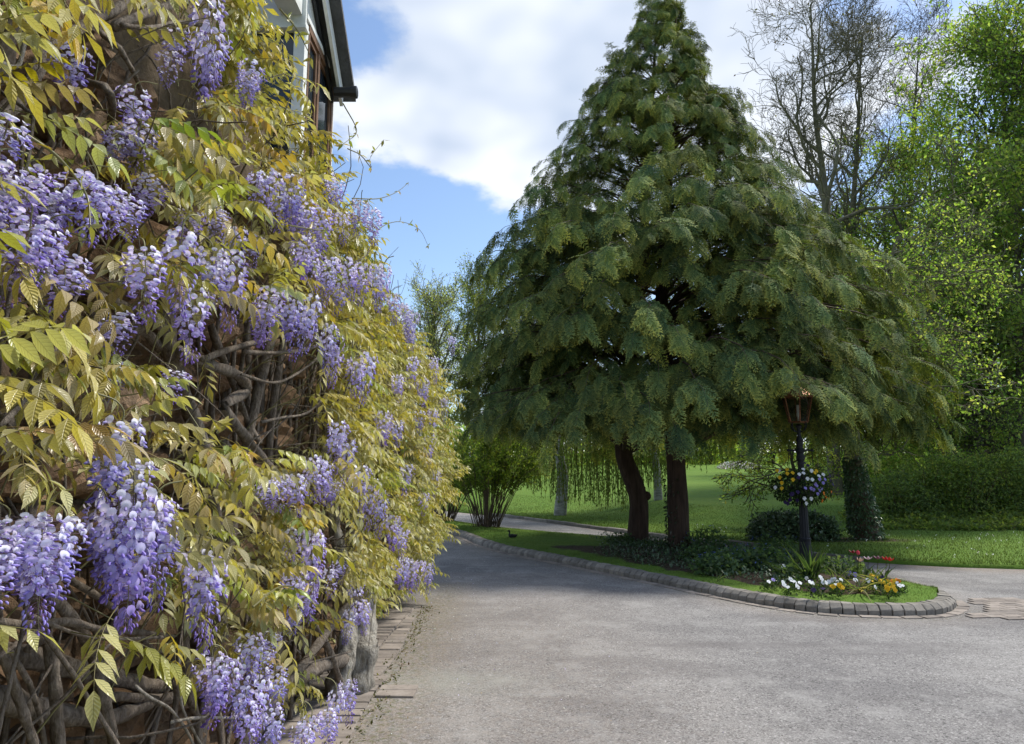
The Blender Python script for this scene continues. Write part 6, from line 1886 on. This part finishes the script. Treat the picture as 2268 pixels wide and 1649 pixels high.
for q, (pxh, top_py, dep_, rx) in enumerate(((1960, 940, 31, 2.6), (2060, 890, 32, 2.8), (2160, 880, 31, 2.8), (2260, 860, 30, 2.8), (1870, 975, 38, 2.6), (2340, 850, 29, 2.8), (2110, 850, 36, 3.2), (2230, 820, 36, 3.2), (2320, 780, 35, 3.2))):
    p = at(pxh, 1050, dep_); base = np.array([p[0], dep_, gz(p[0], dep_)])
    bush('understorey_shrub', 'leafy understorey shrub in the wood behind the hedge', base, rx, 1.8, max(2.5, at(pxh, top_py, dep_)[2] - base[2]), 5000, .14, LG + MG[1:2], 110 + q, group='understorey shrubs behind the hedge')
# clipped ivy bush beside the ivy trunk
bb = onlawn(1775, 1200)
bush('ivy_bush', 'low clipped dark ivy bush behind the lamp post', np.array([bb[0], bb[1] + .45, bb[2]]), .95, .5, .60, 5200, .085, [[.05, .09, .045], [.075, .12, .058], [.095, .15, .07]], 131, 'dark_leaf', 4.0)
# ground cover in front of the hedge
acc = Acc(); k = 9000
xx = gt_.uniform(at(1935, 1170, hb[1])[0], at(2420, 1170, hb[1])[0], k); off = gt_.random(k)
yy = hb[1] - .1 - .085 * (xx - hb[0]) + off * 2.2 + .3 * wavy(xx, xx * .2, 2.0)
zz = lawn_h(xx, yy) + (.10 + .32 * off + .10 * wavy(xx, yy, 2.5)) * gt_.random(k) ** .6
scatter(acc, LEAF_S, np.stack([xx, yy, zz], -1), gt_.uniform(.07, .13, k), MG + DG[:2], .6, gt_, .0)
part('ground_cover', acc, M['leaf'], None, kind='stuff', label='leafy green undergrowth along the foot of the hedge', cat='ground cover')
# far wood closing the lawn, one mass
acc = Acc(); V_ = []
gf = np.random.default_rng(8)
cent = []
for q in range(150):
    px_ = gf.uniform(850, 2500); dep_ = gf.uniform(58, 85)
    if 1560 < px_ < 1720: dep_ = gf.uniform(66, 85)
    top_ = np.interp(px_, [850, 1100, 1500, 1700, 1900, 2100, 2500], [930, 900, 880, 820, 660, 520, 450])
    py_ = gf.uniform(top_, 1030)
    cent.append(at(px_, py_, dep_))
for q in range(70):
    px_ = gf.uniform(850, 2450)
    cent.append(at(px_, gf.uniform(985, 1015), gf.uniform(60, 66)))
cent = np.array(cent)
k = 30000
ci = gf.integers(0, len(cent), k)
pos = cent[ci] + rand_unit(k, gf) * np.array([3.2, 2.4, 2.4]) * gf.random((k, 1)) ** .4
pos[:, 2] = np.maximum(pos[:, 2], lawn_h(pos[:, 0], pos[:, 1]) + .1)
scatter(acc, LEAF_S, pos, gf.uniform(.28, .5, k), MG + LG[:3], .4, gf, .2)
st_ = np.stack([cent[::2] * [1, 1, 0] + np.stack([0 * cent[::2, 0], 0 * cent[::2, 0], lawn_h(cent[::2, 0], cent[::2, 1]) - .2], -1), cent[::2] + [0, 0, 1.5]], 1)
V, F = tubes(st_, np.full((len(st_), 2), .16), 6); acc.add(V, F, (.05, .045, .035))
part('far_wood', acc, M['leaf'], None, kind='stuff', label='far wood closing the top of the lawn', cat='wood')
# pale flower bank at the head of the lawn
fb = onlawn(1640, 1030); fbp = at(1635, 1018, 50)
bush('blossom_bank', 'low bank of white blossom at the top of the lawn', np.array([at(1635, 1020, 52)[0], 52, gz(at(1635, 1020, 52)[0], 52)]), 1.6, .8, .5, 900, .14, [[.7, .68, .72], [.5, .42, .42], [.2, .2, .1], [.75, .76, .8]], 141, 'petal2', stems=10)

# ------------------------------------------------------------------ grass
gg = np.random.default_rng(14)
k = 60000
u_ = gg.uniform(.16, 1, k) ; r_ = gg.random(k)
P = island_pt(u_, r_)
dk = np.linalg.norm(P - catmull_front(u_), axis=-1)
so = soil_factor(P, dk)
width = np.linalg.norm(catmull_back(u_) - catmull_front(u_), axis=1)
ok = (gg.random(k) > so * 1.15) & (gg.random(k) < np.clip(width / 3.5, .25, 1))
P = P[ok]; P[:, 2] = island_z(r_[ok]) - .004
n = len(P)
f = np.stack([gg.normal(0, .45, n), gg.normal(0, .45, n), np.ones(n)], -1)
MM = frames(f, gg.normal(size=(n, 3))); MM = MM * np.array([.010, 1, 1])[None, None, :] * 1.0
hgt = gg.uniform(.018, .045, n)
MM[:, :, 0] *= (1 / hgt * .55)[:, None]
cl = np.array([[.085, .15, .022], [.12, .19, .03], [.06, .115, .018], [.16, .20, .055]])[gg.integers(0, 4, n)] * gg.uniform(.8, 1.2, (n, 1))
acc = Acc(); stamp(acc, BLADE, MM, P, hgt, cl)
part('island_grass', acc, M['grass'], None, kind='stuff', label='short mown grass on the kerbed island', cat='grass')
k = 110000
x_ = gg.uniform(-4, 24, k); y_ = edge_y(x_) + .02 + gg.random(k) ** 1.5 * 13
zz = lawn_h(x_, y_)
P = np.stack([x_, y_, zz - .005], -1)
px, py, dep = topx(P)
ok = (px > 900) & (px < 2450)
P = P[ok]; n = len(P)
f = np.stack([gg.normal(0, .4, n), gg.normal(0, .4, n), np.ones(n)], -1)
hgt = gg.uniform(.03, .07, n)
MM = frames(f, gg.normal(size=(n, 3)))
MM[:, :, 0] *= (.011 / hgt)[:, None]
cl = np.array([[.085, .135, .024], [.12, .165, .034], [.065, .11, .02], [.10, .15, .03]])[gg.integers(0, 4, n)] * gg.uniform(.85, 1.15, (n, 1))
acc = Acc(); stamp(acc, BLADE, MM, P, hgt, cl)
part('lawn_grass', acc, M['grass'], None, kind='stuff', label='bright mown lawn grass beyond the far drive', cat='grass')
# daisies on the lawn
k = 160
x_ = gg.uniform(5, 18, k); y_ = edge_y(x_) + gg.uniform(.6, 7, k)
P = np.stack([x_, y_, lawn_h(x_, y_) + .05], -1).repeat(3, 0) + gg.normal(0, .01, (k * 3, 3))
acc = Acc(); scatter(acc, LEAF_BROAD, P, np.full(k * 3, .03), [[.8, .8, .78]], .8, gg, 0)
part('daisies', acc, M['petal2'], None, kind='stuff', label='scattered white daisies in the lawn', cat='daisies')
# fallen petals and litter on the drive
k = 420
x_ = -1.0 + gg.gamma(1.2, .9, k); y_ = gg.uniform(3.2, 14, k)
ok = x_ < 6
P = np.stack([x_, y_, np.full(k, .006)], -1)[ok]
P = P[np.array([np.min(np.hypot(FRONT[::8, 0] - p[0], FRONT[::8, 1] - p[1])) > .3 and (p[1] < np.interp(p[0], FRONT[:640, 0], FRONT[:640, 1])) for p in P])]
acc = Acc(); scatter(acc, LEAF_M, P, gg.uniform(.010, .022, len(P)), [[.75, .74, .72], [.6, .58, .55], [.35, .25, .12], [.55, .5, .7]], 1.0, gg, 0)
part('fallen_petals', acc, M['petal2'], None, kind='stuff', label='fallen petals strewn along the drive by the wall', cat='petals')
k = 900
y_ = gg.uniform(3.3, 9, k); x_ = -1.0 + gg.normal(0, .06, k) + .06 * wavy(y_, y_ * .3, 2.0)
P = np.stack([x_, y_, np.full(k, .004)], -1)
acc = Acc(); scatter(acc, LEAF_S, P, gg.uniform(.012, .035, k), [[.09, .10, .03], [.12, .08, .04], [.16, .15, .06], [.06, .08, .02]], .7, gg, -.2)
part('edge_weeds', acc, M['leaf'], None, kind='stuff', label='moss and tiny weeds along the paving edge', cat='weeds')

scene.render.resolution_x, scene.render.resolution_y = 1024, 744
print('sprays', N_SPRAY, 'leaves', len(LP), 'field', n_field, 'tris', sum(sum(len(p.vertices) - 2 for p in m.polygons) if len(m.polygons) < 1 else len(m.loops) - 2 * len(m.polygons) for m in bpy.data.meshes))
